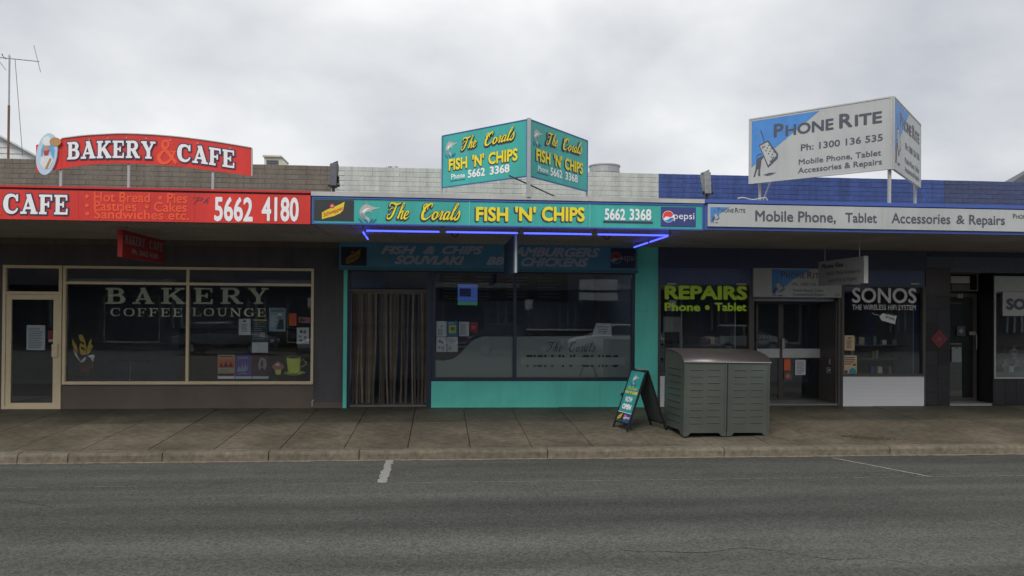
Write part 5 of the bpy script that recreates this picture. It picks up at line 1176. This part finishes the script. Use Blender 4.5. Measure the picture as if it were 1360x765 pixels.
for k, (px, py, lab) in enumerate(((1334, 478, 'first necklace bust from the door, standing low in the jewellery window'), (1350, 478, 'second necklace bust from the door, low in the window'), (1346, 462, 'pale necklace bust on the upper step of the display'), (1332, 466, 'small dark bust on the upper step beside the frame'))):
    up = k >= 2; y_ = .72 if up else .42; z_ = ZG + (.85 if up else .62); p = at(px, py, y_)
    b = empty('necklace_bust', (p.x, y_, z_ + .001), label=lab, cat='jewellery bust')
    mm_ = mat('bust_linen', (.42, .40, .38), .8) if k != 3 else M_charcoal; s = 1.15 if k == 2 else .95
    ring = [(-.05, 0), (.05, 0), (.04, .02), (.015, .04), (.07, .10), (.075, .15), (.03, .18), (.024, .24), (-.024, .24), (-.03, .18), (-.075, .15), (-.07, .10), (-.015, .04), (-.04, .02)]
    MB().prism([(a*s, c*s) for a, c in ring], -.03, .03).build('bust', mm_, b, bevel=.01); nk = MB()
    ch = [(.03*math.cos(R(180 + 180*i/8))*s, -.036, (.165 + .045*math.sin(R(180 + 180*i/8)))*s) for i in range(9)]
    for a, c in zip(ch, ch[1:]): nk.bar(a, c, .004, 5)
    nk.build('necklace', M_steel, b)
for k, (px, col, lab) in enumerate(((1355, 'print_teal', 'teal gift box beside the linen busts'), (1341, 'print_white', 'white card box between the busts'))):
    p = at(px, 480, .35); o = empty('gift_box', (p.x, .35, ZG + .621), label=lab, cat='box'); MB().box(-.05, .05, -.05, .05, 0, .09).build('box', MATS[col], o); MB().box(-.053, .053, -.053, .053, .091, .115).build('lid', MATS[col], o)

# ================================================================== STREET FURNITURE
# bin enclosure: two sheet doors with pressed louvres and a curved lid
M_bin = mat('grey_green_powder_coat', (0.108, 0.122, 0.106), .38, metal=.35, var=.16, scale=2.5, bump=.05, bscale=15, stain=.15)
M_lid = mat('bronze_grey_lid', (0.115, 0.10, 0.093), .34, metal=.45, var=.08, scale=2)
M_slot = mat('shadowed_slot', (0.012, 0.015, 0.013), .8)
def fpz(y): return fp_z(y)
fy = -2.86; zb_ = fpz(fy)
fl = at(905.8, 530, fy).x; fr = at(1023.5, 530, fy).x; BWd = fr - fl; by = -2.05
binr = empty('bin_enclosure', ((fl + fr) / 2, fy, zb_), label='grey green metal bin enclosure with louvred doors and a curved lid', cat='bin enclosure')
hw = BWd / 2; HF = gz(480.5, fy, 965) - zb_; DEP = by - fy; HB = HF + .165
def doorplate(x0, x1):
    z0 = .012; n = .062
    return [(x0, z0), (x0 + .07, z0), (x0 + .115, n), (x1 - .115, n), (x1 - .07, z0), (x1, z0), (x1, HF), (x0, HF)]
for k, (x0, x1) in enumerate(((-hw, -.006), (.006, hw))):
    d = MB().prism(doorplate(x0, x1), 0, .03).build('door', M_bin, binr)
    for xs_ in (x0 + .006, x1 - .03): MB().box(xs_, xs_ + .024, -.010, -.001, .10, HF - .02).build('door_stile', M_bin, d)
    cw = (x1 - x0 - .12)
    lip = MB().prismx([(-.0005, .0), (-.006, .002), (-.006, .005), (-.0005, .010)], 0, cw * .35).mesh('louvre', M_bin); slt = MB().box(0, cw * .35, -.0012, -.0004, -.0065, .0).mesh('louvre_slot', M_slot)
    for c in range(2):
        for j in range(9):
            x = x0 + .10 + c * cw * .49; z = .20 + j * (HF - .33) / 8 + (.006 if c else 0)
            lo = link('louvre', lip, d, (x, 0, z)); link('louvre_slot', slt, lo, (0, 0, 0))
# side walls with louvres, back, lid
arc = [(DEP * (1 - math.cos(R(90 * k / 10))) if False else DEP * k / 10, 0) for k in range(11)]
def lidz(t): return HF + .165 * math.sin(math.acos(max(0.0, 1 - t * 1.05)))      # t 0 front .. 1 back
for s in (-1, 1):
    x0 = s * hw - (0 if s < 0 else .025)
    pr = [(.031, .03), (.10, .03), (.16, .085), (DEP - .16, .085), (DEP - .1, .03), (DEP, .03)] + [(DEP * (1 - k / 10), lidz(1 - k / 10) - .004) for k in range(10)] + [(.031, HF)]
    sd_ = MB().prismx(pr, x0, x0 + .025).build('side_panel', M_bin, binr)
    lip = MB().box(-.009 if s < 0 else 0, 0 if s < 0 else .009, .0, DEP * .62, 0, .006).mesh('louvre', M_bin); slt = MB().box(-.0012 if s < 0 else .0004, -.0004 if s < 0 else .0012, 0, DEP * .62, -.007, 0).mesh('louvre_slot', M_slot)
    for j in range(9):
        lo = link('louvre', lip, sd_, (s * hw, DEP * .16, .20 + j * (HF - .33) / 8)); link('louvre_slot', slt, lo, (0, 0, 0))
MB().box(-hw + .026, hw - .026, DEP - .02, DEP, .05, HF + .1).build('back_panel', M_bin, binr)
MB().box(-hw + .03, hw - .03, .04, DEP - .03, .10, .12).build('floor_plate', M_black, binr)
gv = [(DEP * k / 12 - (.012 if k == 0 else 0), lidz(k / 12)) for k in range(13)]
lv = MB(); vs = []
for (y, z) in gv:
    for x in (-hw - .012, hw + .012): vs.append((x, y, z))
for (y, z) in gv:
    for x in (-hw - .012, hw + .012): vs.append((x, y, z - .012))
n = len(gv); fs_ = [(2*i, 2*i+1, 2*i+3, 2*i+2) for i in range(n-1)] + [(2*n+2*i, 2*n+2*i+2, 2*n+2*i+3, 2*n+2*i+1) for i in range(n-1)]
fs_ += [(0, 2*n, 2*n+1, 1)] + [(2*i, 2*i+2, 2*n+2*i+2, 2*n+2*i) for i in range(n-1)] + [(2*i+1, 2*n+2*i+1, 2*n+2*i+3, 2*i+3) for i in range(n-1)]
lid = lv.add(vs, fs_).build('lid', M_lid, binr, smooth=False)
lid.data.polygons.foreach_set('use_smooth', [i < n - 1 for i in range(len(lid.data.polygons))])
MB().box(-hw - .014, hw + .014, -.022, -.0125, HF - .012, HF + .003).build('lid_edge', M_galv, lid)
for s in (-.97, -.02, .02, .97): MB().bar((s * hw, .02, 0.0), (s * hw, .02, .05), .014, 8).build('foot', M_black, binr)
bn = empty('wheelie_bin', ((fl + fr) / 2 - .3, fy + .34, zb_ + .121), label='green wheelie bin mostly hidden inside the metal enclosure', cat='bin')
MB().prism([(-.24, 0), (.24, 0), (.28, .85), (-.28, .85)], -.22, .22).build('body', mat('bin_green', (.02, .09, .03), .5), bn)
binr.rotation_euler = (0, R(.8), R(4.5))

# A frame board
ax_, ay_ = at(849.5, 530, -2.15).x, -2.15
af = empty('sandwich_board', (ax_, ay_, fpz(ay_)), R(-76), 'teal and black folding footpath sign reading NOW OPEN', 'sandwich board')
HA, WA, SP = .93, .50, .33
def leaf(sgn, m, name):
    o = empty(name, (0, 0, 0)); o.parent = af
    ang = math.atan2(SP, HA); Ls = math.hypot(SP, HA)
    o.location = (0, sgn * .012, HA - .0); o.rotation_euler = (-sgn * -ang if False else (ang if sgn > 0 else -ang), 0, 0)
    MB().box(-WA/2, -WA/2 + .028, -.012, .012, -Ls, 0).build('side_rail', M_black, o); MB().box(WA/2 - .028, WA/2, -.012, .012, -Ls, 0).build('side_rail', M_black, o)
    MB().box(-WA/2 + .028, WA/2 - .028, -.011, .011, -.03, 0).box(-WA/2 + .028, WA/2 - .028, -.011, .011, -Ls + .10, -Ls + .13).build('cross_rail', M_black, o)
    pn = MB().box(-WA/2 + .028, WA/2 - .028, -.006, .006, -Ls + .13, -.03).build('panel', m, o); return o, pn, Ls
lf, pf, Ls = leaf(-1, mat('darker_teal_panel', (.03, .28, .27), .5, var=.08), 'front_leaf'); lb, pb, _ = leaf(1, mat('dark_grey_board', (.05, .06, .06), .6), 'rear_leaf')
MB().box(-.06, .06, -.03, .03, HA - .005, HA + .018).build('hinge', M_galv, af)
t0, t1 = -Ls + .13, -.03; Ht = t1 - t0; y_ = -.008
marlin(pf, lambda a, b: (-.11 + a * .22, t0 + Ht * (.70 + .26 * b)), y_)
strokes(pf, 'The Corals', SCRIPT, -.17, t0 + Ht * .63, .17, t0 + Ht * .69, M_yellow, y=y_, slant=.38, gap=0)
text(pf, "FISH 'N' CHIPS", -.20, t0 + Ht * .545, .20, t0 + Ht * .60, M_yellow, y=y_, bold=.04)
text(pf, 'NOW', -.12, t0 + Ht * .385, .11, t0 + Ht * .49, M_wl, y=y_, bold=.03); text(pf, 'OPEN', -.15, t0 + Ht * .24, .14, t0 + Ht * .345, M_wl, y=y_, bold=.07)
drinkpanel(pf, -.22, t0 + .01, -.005, t0 + Ht * .17, y=y_); pepsi(pf, .005, t0 + .01, .22, t0 + Ht * .17, y=y_)
MB().box(-.22, .22, y_ - .004, y_, t0 + Ht * .172, t0 + Ht * .182).build('divider', M_wl, pf)

# ================================================================== BEYOND THE ROOFS
# TV aerial on the far left roof
q = at(11, 205, 3.0); an = empty('tv_aerial', (q.x, 3.0, 3.9), label='television aerial on a thin rusty mast above the bakery roof', cat='aerial')
zt_ = at(11, 77, 3.0).z - 3.9; zm = at(11, 140, 3.0).z - 3.9
MB().bar((0, 0, -.2), (0, 0, zm), .024, 8).build('mast', mat('rusty_steel', (0.16, 0.09, 0.06), .8, var=.3), an); MB().bar((0, 0, zm), (0, 0, zt_ + .05), .018, 8).build('mast_tube', M_galv, an)
def AL(px, py, y=0): p = at(px, py, 3.0 + y); return (p.x - q.x, y, p.z - 3.9)
MB().bar(AL(-40, 72), AL(52, 81.5), .014, 6).build('boom', M_galv, an)
for a, b in (((45, 60), (54, 96)), ((-8, 72), (8, 93)), ((2, 72), (8, 79)), ((-22, 58), (-12, 88)), ((12, 77), (12, 72))): MB().bar(AL(*a), AL(*b), .008, 5).build('element', M_galv, an)
MB().bar(AL(3, 72, -.25), AL(3, 73, .25), .012, 5).build('element', M_galv, an); MB().bar(AL(20, 79), AL(30, 207), .006, 4).build('guy_wire', M_dark, an)
# white weatherboard gable house behind
HY = 9.0
hs2 = empty('weatherboard_house', (at(-40, 200, HY).x, HY, 0), label='white weatherboard house gable showing over the far left parapet', cat='house')
a = at(-60, 148, HY); b = at(50, 208, HY); ax0 = hs2.location.x
slp = (b.z - a.z) / (b.x - a.x); zr = lambda x: a.z + slp * (x + ax0 - a.x)
M_wb = mat('white_weatherboard', (0.56, 0.58, 0.58), .7, var=.15, scale=8, stain=.25)
z = 2.6; k = 0; x_lo = a.x - ax0 - 2
while z < a.z + .3:
    xe = (z + .16 - a.z) / slp + a.x - ax0; xe0 = (z - a.z) / slp + a.x - ax0
    if xe > x_lo: MB().add([(x_lo, -.012, z), (xe0, -.012, z), (xe, .012, z + .165), (x_lo, .012, z + .165), (x_lo, .03, z), (xe0, .03, z)], [(0,1,2,3), (0,4,5,1)]).build('weatherboard', M_wb, hs2)
    z += .165
bb = b.x - ax0 + 1.2
MB().add([(x_lo, -.2, zr(x_lo)), (bb, -.2, zr(bb)), (bb, 6, zr(bb) - 1.5), (x_lo, 6, zr(x_lo) - 3), (x_lo, -.2, zr(x_lo) + .05), (bb, -.2, zr(bb) + .05), (bb, 6, zr(bb) - 1.44), (x_lo, 6, zr(x_lo) - 2.94)], [(0,3,2,1),(4,5,6,7),(0,1,5,4),(1,2,6,5),(2,3,7,6),(3,0,4,7)]).build('roof', M_wb, hs2)
MB().box(x_lo, bb - .5, .04, 5.5, 0, 2.6).build('wall', M_wb, hs2)
# cooler box, round vent, shrub top, dark gable
CY = 3.5; c0 = at(351, 219, CY); c1 = at(371.5, 209, CY); c2 = at(384, 220, CY)
co = empty('air_cooler', (c0.x, CY, 0), label='cream roof cooler box with a louvred front above the bakery parapet', cat='air conditioner')
MB().prism([(0, c0.z - .3), (c2.x - c0.x, c0.z - .3), (c2.x - c0.x, c0.z - .02), (c1.x - c0.x + .02, c1.z), (0, c1.z)], 0, .8).build('casing', mat('cream_sheet', (.48, .46, .38), .6, var=.1), co)
MB().box(-.03, c1.x - c0.x + .04, -.05, .85, c1.z + .001, c1.z + .035).build('top', MATS['cream_sheet'], co)
for k in range(4): MB().box(.05, c1.x - c0.x - .03, -.02, -.001, c0.z - .06 + k * .045, c0.z - .03 + k * .045).build('louvre', M_slate, co)
VY = 4.5; v0 = at(782, 229, VY); v1 = at(823.5, 222.5, VY)
rv = empty('roof_vent', ((v0.x + v1.x) / 2, VY, 0), label='round galvanised roof vent drum right of the teal V sign', cat='roof vent'); rr_ = (v1.x - v0.x) / 2
MB().bar((0, 0, v0.z - .8), (0, 0, v1.z), rr_ * .95, 28).build('drum', M_galv, rv, smooth=False); MB().bar((0, 0, v1.z), (0, 0, v1.z + .03), rr_, 28).build('rim', M_steel, rv); MB().bar((0, 0, v0.z - .02), (0, 0, v0.z + .01), rr_ * .98, 28).build('band', M_galv, rv)
# distant tree whose top just clears the parapet
TY = 16.0; tp = at(520, 220, TY)
te = empty('tree', (tp.x, TY, 0), label='dark tree whose top barely clears the white parapet', cat='tree')
MB().bar((0, 0, 0), (.1, 0, tp.z - 1.2), .14, 8, .07).build('trunk', mat('bark', (.10, .08, .06), .9), te)
rr = random.Random(12); cr_ = MB()
for i in range(2600):
    u = rr.gauss(0, 1), rr.gauss(0, 1), rr.gauss(0, 1); l_ = math.sqrt(sum(c*c for c in u)); f_ = rr.uniform(.45, 1) ** .5
    c = Vector((u[0]/l_*f_*.75, u[1]/l_*f_*.75, tp.z - .82 + u[2]/l_*f_*.8)); s = rr.uniform(.03, .07)
    if math.sin(c.x*6+1) + math.sin(c.y*7) + math.sin(c.z*8) < -.9: continue
    d1 = Vector((rr.gauss(0,1), rr.gauss(0,1), rr.gauss(0,1))).normalized() * s; d2 = Vector((rr.gauss(0,1), rr.gauss(0,1), rr.gauss(0,1))).normalized() * s * .6
    cr_.add([c - d1, c + d2, c + d1, c - d2], [(0,1,2,3)])
cr_.build('crown', mat('leaf_green', (.055, .075, .035), .7, var=.4, scale=3), te, fix=False)
GY = 10.0; g0 = at(1343, 243.5, GY); g1 = at(1366, 226, GY); g2 = at(1400, 206, GY)
gb = empty('gabled_building', (g0.x, GY, 0), label='dark gable roof rising at the far right edge behind the blue parapet', cat='building')
MB().prism([(0, 0), (8, 0), (8, g0.z - .2), (g2.x - g0.x, g2.z), (0, g0.z - .05)], 0, .3).build('wall', mat('dark_slate_wall', (.10, .11, .13), .8), gb)
gw = g2.x - g0.x
MB().add([(-.1, -.15, g0.z), (gw, -.15, g2.z + .08), (8.1, -.15, g0.z), (-.1, 7, g0.z - 1.2), (gw, 7, g2.z - 1.6), (8.1, 7, g0.z - 1.2)], [(0, 1, 4, 3), (1, 2, 5, 4), (0, 3, 5, 2), (3, 4, 5), (0, 2, 1)]).build('roof', mat('dark_roof', (.09, .10, .12), .6), gb)

# ================================================================== THE OTHER SIDE OF THE STREET (seen in the shop glass)
YO = -31.0
far = MB().box(-60, 60, YO, -27.2, ZR - .1, ZK).build('far_footpath', M_slab, kind='structure')
def far_shop(x0, x1, m, h, lab, mt):
    o = empty('shop_building', ((x0 + x1) / 2, YO, 0), label=lab, cat='shop building'); w_ = (x1 - x0) / 2 - .01
    MB().box(-w_, w_, -8, 0, ZK - .1, h).build('wall', m, o); MB().box(-w_, w_, .001, 3.0, 2.95, 3.35).build('awning', mt, o)
    n = 3; ww = (2 * w_ - .8) / n
    for k in range(n):
        a = -w_ + .4 + k * ww
        [MB().box(a + .4 + .45 * i_, a + .52 + .45 * i_, .061, .07, .7, 2.4).build('blind_strip', M_whiteboard, o) for i_ in range(3) if k != 1]
        f = MB().box(a, a + ww - .25, .002, .05, .5 if k != 1 else -.1, 2.5).build('window', M_cream if k % 2 else M_dark, o); MB().box(a + .06, a + ww - .31, .051, .06, .56 if k != 1 else 0, 2.44).build('pane', M_black, f)
    MB().box(-w_ * .5, w_ * .6, 3.001, 3.03, 3.03, 3.28).build('fascia_board', M_greyboard, o); return o
far_shop(-58, -34, M_taupe, 5.0, 'wide taupe shop across the street, far to the left', M_charcoal)
far_shop(-34, -22, M_charcoal, 5.1, 'charcoal shop across the street, left of the plain brown one', M_navyw)
far_shop(26, 38, M_brown, 5.1, 'brown shop across the street, right of the navy one', M_charcoal)
far_shop(38, 58, M_taupe, 5.0, 'wide taupe shop across the street, far to the right', M_charcoal)
far_shop(-22, -11.5, M_brown, 5.0, 'plain brown shop across the street, two along from the one opposite the takeaway', M_charcoal)
far_shop(-11.5, -3, M_charcoal, 5.2, 'charcoal shop across the street opposite the bakery', M_navyw)
far_shop(-3, 6, M_brown, 4.8, 'brown rendered shop across the street opposite the takeaway', M_charcoal)
far_shop(6, 15, M_taupe, 5.1, 'taupe shop across the street opposite the phone shop', M_charcoal)
far_shop(15, 26, M_navyw, 5.0, 'navy shop across the street, right of the taupe one opposite the phone shop', M_charcoal)
hb = empty('shop_hoarding', (8.5, YO + 3.06, 2.4), label='two white boards on the awning edge across the street, mirrored in the takeaway glass', cat='sign')
MB().box(-1.05, 1.05, 0, .04, .55, 1.1).build('board', M_wl, hb); MB().box(-1.05, 1.05, 0, .04, 0, .42).build('board', M_wl, hb)
for s in (-.9, .9): MB().box(s - .02, s + .02, -.03, -.001, -.3, 1.1).build('upright', M_galv, hb)
for k, x_ in enumerate((4.6, 12.2, -6.5, -1.2)):
    sp = empty('sign_post', (x_, -26.6, ZK), label='parking sign post on the far kerb opposite the %s' % ('takeaway pillar', 'phone shop entrance', 'bakery window', 'bakery pier')[k], cat='sign post')
    MB().bar((0, 0, 0), (0, 0, 2.6), .03, 8).build('post', M_galv, sp); MB().box(-.2, .2, .03, .04, 2.05, 2.55).build('plate', M_wl, sp)
def lerp(a, b, t): return a + (b - a) * t
def make_car(paint, lab, loc_, rz):
    o = empty('parked_car', loc_, rz, lab, 'car')
    # body lofted from stations along the length: (x, half width at sill, belt height, roof height, roof half width)
    prof_ = [(-2.2, .55, .62), (-2.15, .78, .80), (-1.6, .86, .93), (-1.0, .88, .96), (0, .89, .96), (.9, .88, .96), (1.5, .86, .88), (2.0, .80, .76), (2.2, .60, .60)]
    vs = []
    for x, hw_, zb2 in prof_:
        for s in (-1, 1): pass
        vs += [(x, -hw_ * .92, .28), (x, -hw_, .5), (x, -hw_ * .95, zb2), (x, 0, zb2 + .035), (x, hw_ * .95, zb2), (x, hw_, .5), (x, hw_ * .92, .28)]
    n = len(prof_); mb = MB().add(vs, [(7*i+j, 7*i+(j+1) % 7, 7*(i+1)+(j+1) % 7, 7*(i+1)+j) for i in range(n-1) for j in range(7)] + [tuple(range(7)), tuple(7*(n-1)+j for j in range(7))])
    b = mb.build('body', paint, o, smooth=False, bevel=.03)
    cab_ = [(-1.75, .94, .70), (-1.25, 1.40, .60), (.15, 1.44, .60), (.95, .98, .72)]
    vs = [];
    for x, z, hw_ in ((-1.85, .93, .80), (-1.3, 1.38, .62), (.15, 1.40, .62), (1.15, .93, .80)): vs += [(x, -hw_, z), (x, hw_, z)]
    vs2 = vs + [(-1.85, -.8, .9), (1.15, -.8, .9), (-1.85, .8, .9), (1.15, .8, .9)]
    MB().add(vs, [(0, 1, 3, 2), (2, 3, 5, 4), (4, 5, 7, 6), (0, 2, 4, 6), (1, 7, 5, 3), (0, 6, 7, 1)]).build('windows', MATS['black_glass'], o)
    MB().add([(-1.32, -.63, 1.385), (-1.32, .63, 1.385), (.17, .63, 1.405), (.17, -.63, 1.405), (-1.2, -.55, 1.45), (-1.2, .55, 1.45), (.05, .55, 1.46), (.05, -.55, 1.46)], [(0,1,2,3),(4,7,6,5),(0,4,5,1),(1,5,6,2),(2,6,7,3),(3,7,4,0)]).build('roof', paint, o)
    for s in (-1, 1):
        for xx in (.17, -.55): MB().bar((xx, s * .635, 1.40), (xx + (1.0 if xx > 0 else -.05), s * .81, .94), .03, 5).build('door_pillar', paint, o)
        MB().box(.75, .95, s * .88 if s > 0 else s * .88 - .16, s * .88 + .16 if s > 0 else s * .88, .92, 1.05).build('mirror', paint, o)
        MB().box(2.02, 2.17, s * .42, s * .72, .58, .70).build('headlight', M_paper, o); MB().box(-2.20, -2.12, s * .45, s * .74, .64, .80).build('tail_light', P_red, o)
        for xx in (-1.35, 1.38):
            w_ = MB().bar((xx, s * .70, .31), (xx, s * .90, .31), .31, 24).build('wheel', M_black, o); MB().bar((xx, s * .89, .31), (xx, s * .915, .31), .20, 16).build('rim', M_galv, w_)
    return o
mat('black_glass', (.01, .012, .014), .08)
cg = [mat('car_silver', (.36, .37, .38), .3, metal=.6, var=.02), mat('car_dark_blue', (.03, .04, .06), .25, metal=.4, var=.02), mat('car_white', (.62, .62, .62), .3, var=.02), mat('car_grey', (.14, .15, .16), .3, metal=.5, var=.02)]
make_car(cg[1], 'dark blue car parked across the street, mirrored in the takeaway window', (3.4, -22.0, road_z(-22)), 0)
make_car(cg[2], 'white car parked across the street by the navy one, mirrored in the takeaway window', (8.2, -22.2, road_z(-22.2)), R(180))
make_car(cg[3], 'grey car parked across the street opposite the bakery', (-9.5, -22.1, road_z(-22)), 0)
make_car(cg[0], 'silver car standing left of the viewpoint, mirrored at the corner of the bakery window', (-3.3, -17.6, road_z(-17.6)), R(180))
make_car(cg[0], 'silver car parked across the street opposite the phone shop', (14.6, -22.0, road_z(-22)), 0)

# ------------------------------------------------------------------ small things on the footpath
p = groundpt(828, 587); cv = empty('service_cover', (p.x, -3.18, fp_z(-3.18)), label='small round service cover set in the footpath near the kerb', cat='service cover')
MB().bar((0, 0, -.01), (0, 0, .0062), .085, 20).build('rim', M_kerb, cv); MB().bar((0, 0, .0063), (0, 0, .0085), .062, 20).build('lid', mat('cast_iron', (.14, .13, .12), .7, var=.3, scale=30), cv)
rr = random.Random(21); g = MB()
for i in range(260):       # chewing gum and oil spots trodden into the concrete
    x, y = rr.uniform(-9, 11.5), rr.uniform(YK + .2, -.2); s = rr.uniform(.008, .024)
    g.add([(x + s * math.cos(k) * rr.uniform(.8, 1.1), y + s * math.sin(k) * .8, fp_z(y) + .0035) for k in (0, 1.05, 2.1, 3.14, 4.2, 5.2)], [tuple(range(6))])
tag(g.build('gum_spots', mat('trodden_gum', (0.075, 0.068, 0.06), .9, var=.5, scale=4)), kind='stuff')
g = MB(); m0 = (groundpt(1113, 584), )[0]
for i in range(700):       # moss growing out of a joint
    a, d_ = rr.uniform(0, 6.28), abs(rr.gauss(0, .5)); x, y = m0.x + .30 * d_ * math.cos(a) * 1.5, -3.0 + .2 * d_ * math.sin(a) - .1 * math.cos(a); s = rr.uniform(.004, .013)
    g.add([(x - s, y, fp_z(y) + .003), (x + s * .3, y - s, fp_z(y) + .003), (x + s, y + s * .4, fp_z(y) + .004), (x, y + s * .2, fp_z(y) + .014)], [(0, 1, 3), (1, 2, 3), (2, 0, 3)])
tag(g.build('moss', mat('moss', (0.045, 0.042, 0.022), .95, var=.4, scale=20)), kind='stuff')

# cracks in the asphalt sealed by dirt
rr = random.Random(33); g = MB()
for (cx_, cy_, n, hd) in ((-5.5, -6.2, 26, .1), (1.5, -8.0, 30, -.15), (5.2, -5.0, 20, .3), (-1.0, -4.6, 18, .05), (7.5, -7.4, 26, .2), (-7.4, -4.4, 16, 1.2)):
    x, y, h_ = cx_, cy_, hd
    for k in range(n):
        h_ += rr.uniform(-.5, .5); h_ = max(hd - .7, min(hd + .7, h_)); s = rr.uniform(.05, .11); x2, y2 = x + s * math.cos(h_), y + s * math.sin(h_); w_ = rr.uniform(.002, .006)
        g.add([(x, y - w_, road_z(y) + .003), (x2, y2 - w_, road_z(y2) + .003), (x2, y2 + w_, road_z(y2) + .003), (x, y + w_, road_z(y) + .003)], [(0, 1, 2, 3)]); x, y = x2, y2
g.build('road_cracks', mat('crack_dirt', (0.03, 0.028, 0.025), .95), road, kind='stuff')
# loops of flex feeding the neon, hung from the soffit
for px, py in ((598, 316), (800, 315)):
    p = at(px, py, -2.3); pts = crom([(0, 0, .10), (.02, 0, .02), (.08, 0, -.02), (.12, 0, .03), (.10, 0, .09)], 4); q = MB()
    for a, b in zip(pts, pts[1:]): q.bar(a, b, .009, 6)
    tag(q.build('flex_loop', M_black, None, (p.x, -2.3, 2.87)), 'black loop of electrical flex under the soffit above the letters %s' % ('CHIPS' if px < 700 else 'GERS'), 'cable')
c = at(414.5, 541, -.02); e_ = at(414.5, 533, -.02)
tag(MB().bar((0, 0, 0), (0, 0, e_.z - c.z), .012, 8).bar((0, 0, e_.z - c.z), (.03, 0, e_.z - c.z + .01), .012, 8).build('pipe_stub', M_whitetrim, None, (c.x, -.02, c.z + .01)), 'short white pipe stub at the foot of the brown bakery pier', 'pipe')
for k in range(9):         # fixing screws along the arched sign
    i_ = 1 + k * 3
    if i_ < len(top) - 1:
        a = top[i_]; MB().bar((a[0], -.001, a[1] - .05), (a[0], -.006, a[1] - .05), .009, 8).build('screw', M_galv, ars)
for px in (104, 258): a = loc(bs, px, 280); MB().box(a[0] - .0015, a[0] + .0015, -.002, .0, .0, .39).build('panel_seam', M_redcap, bs)
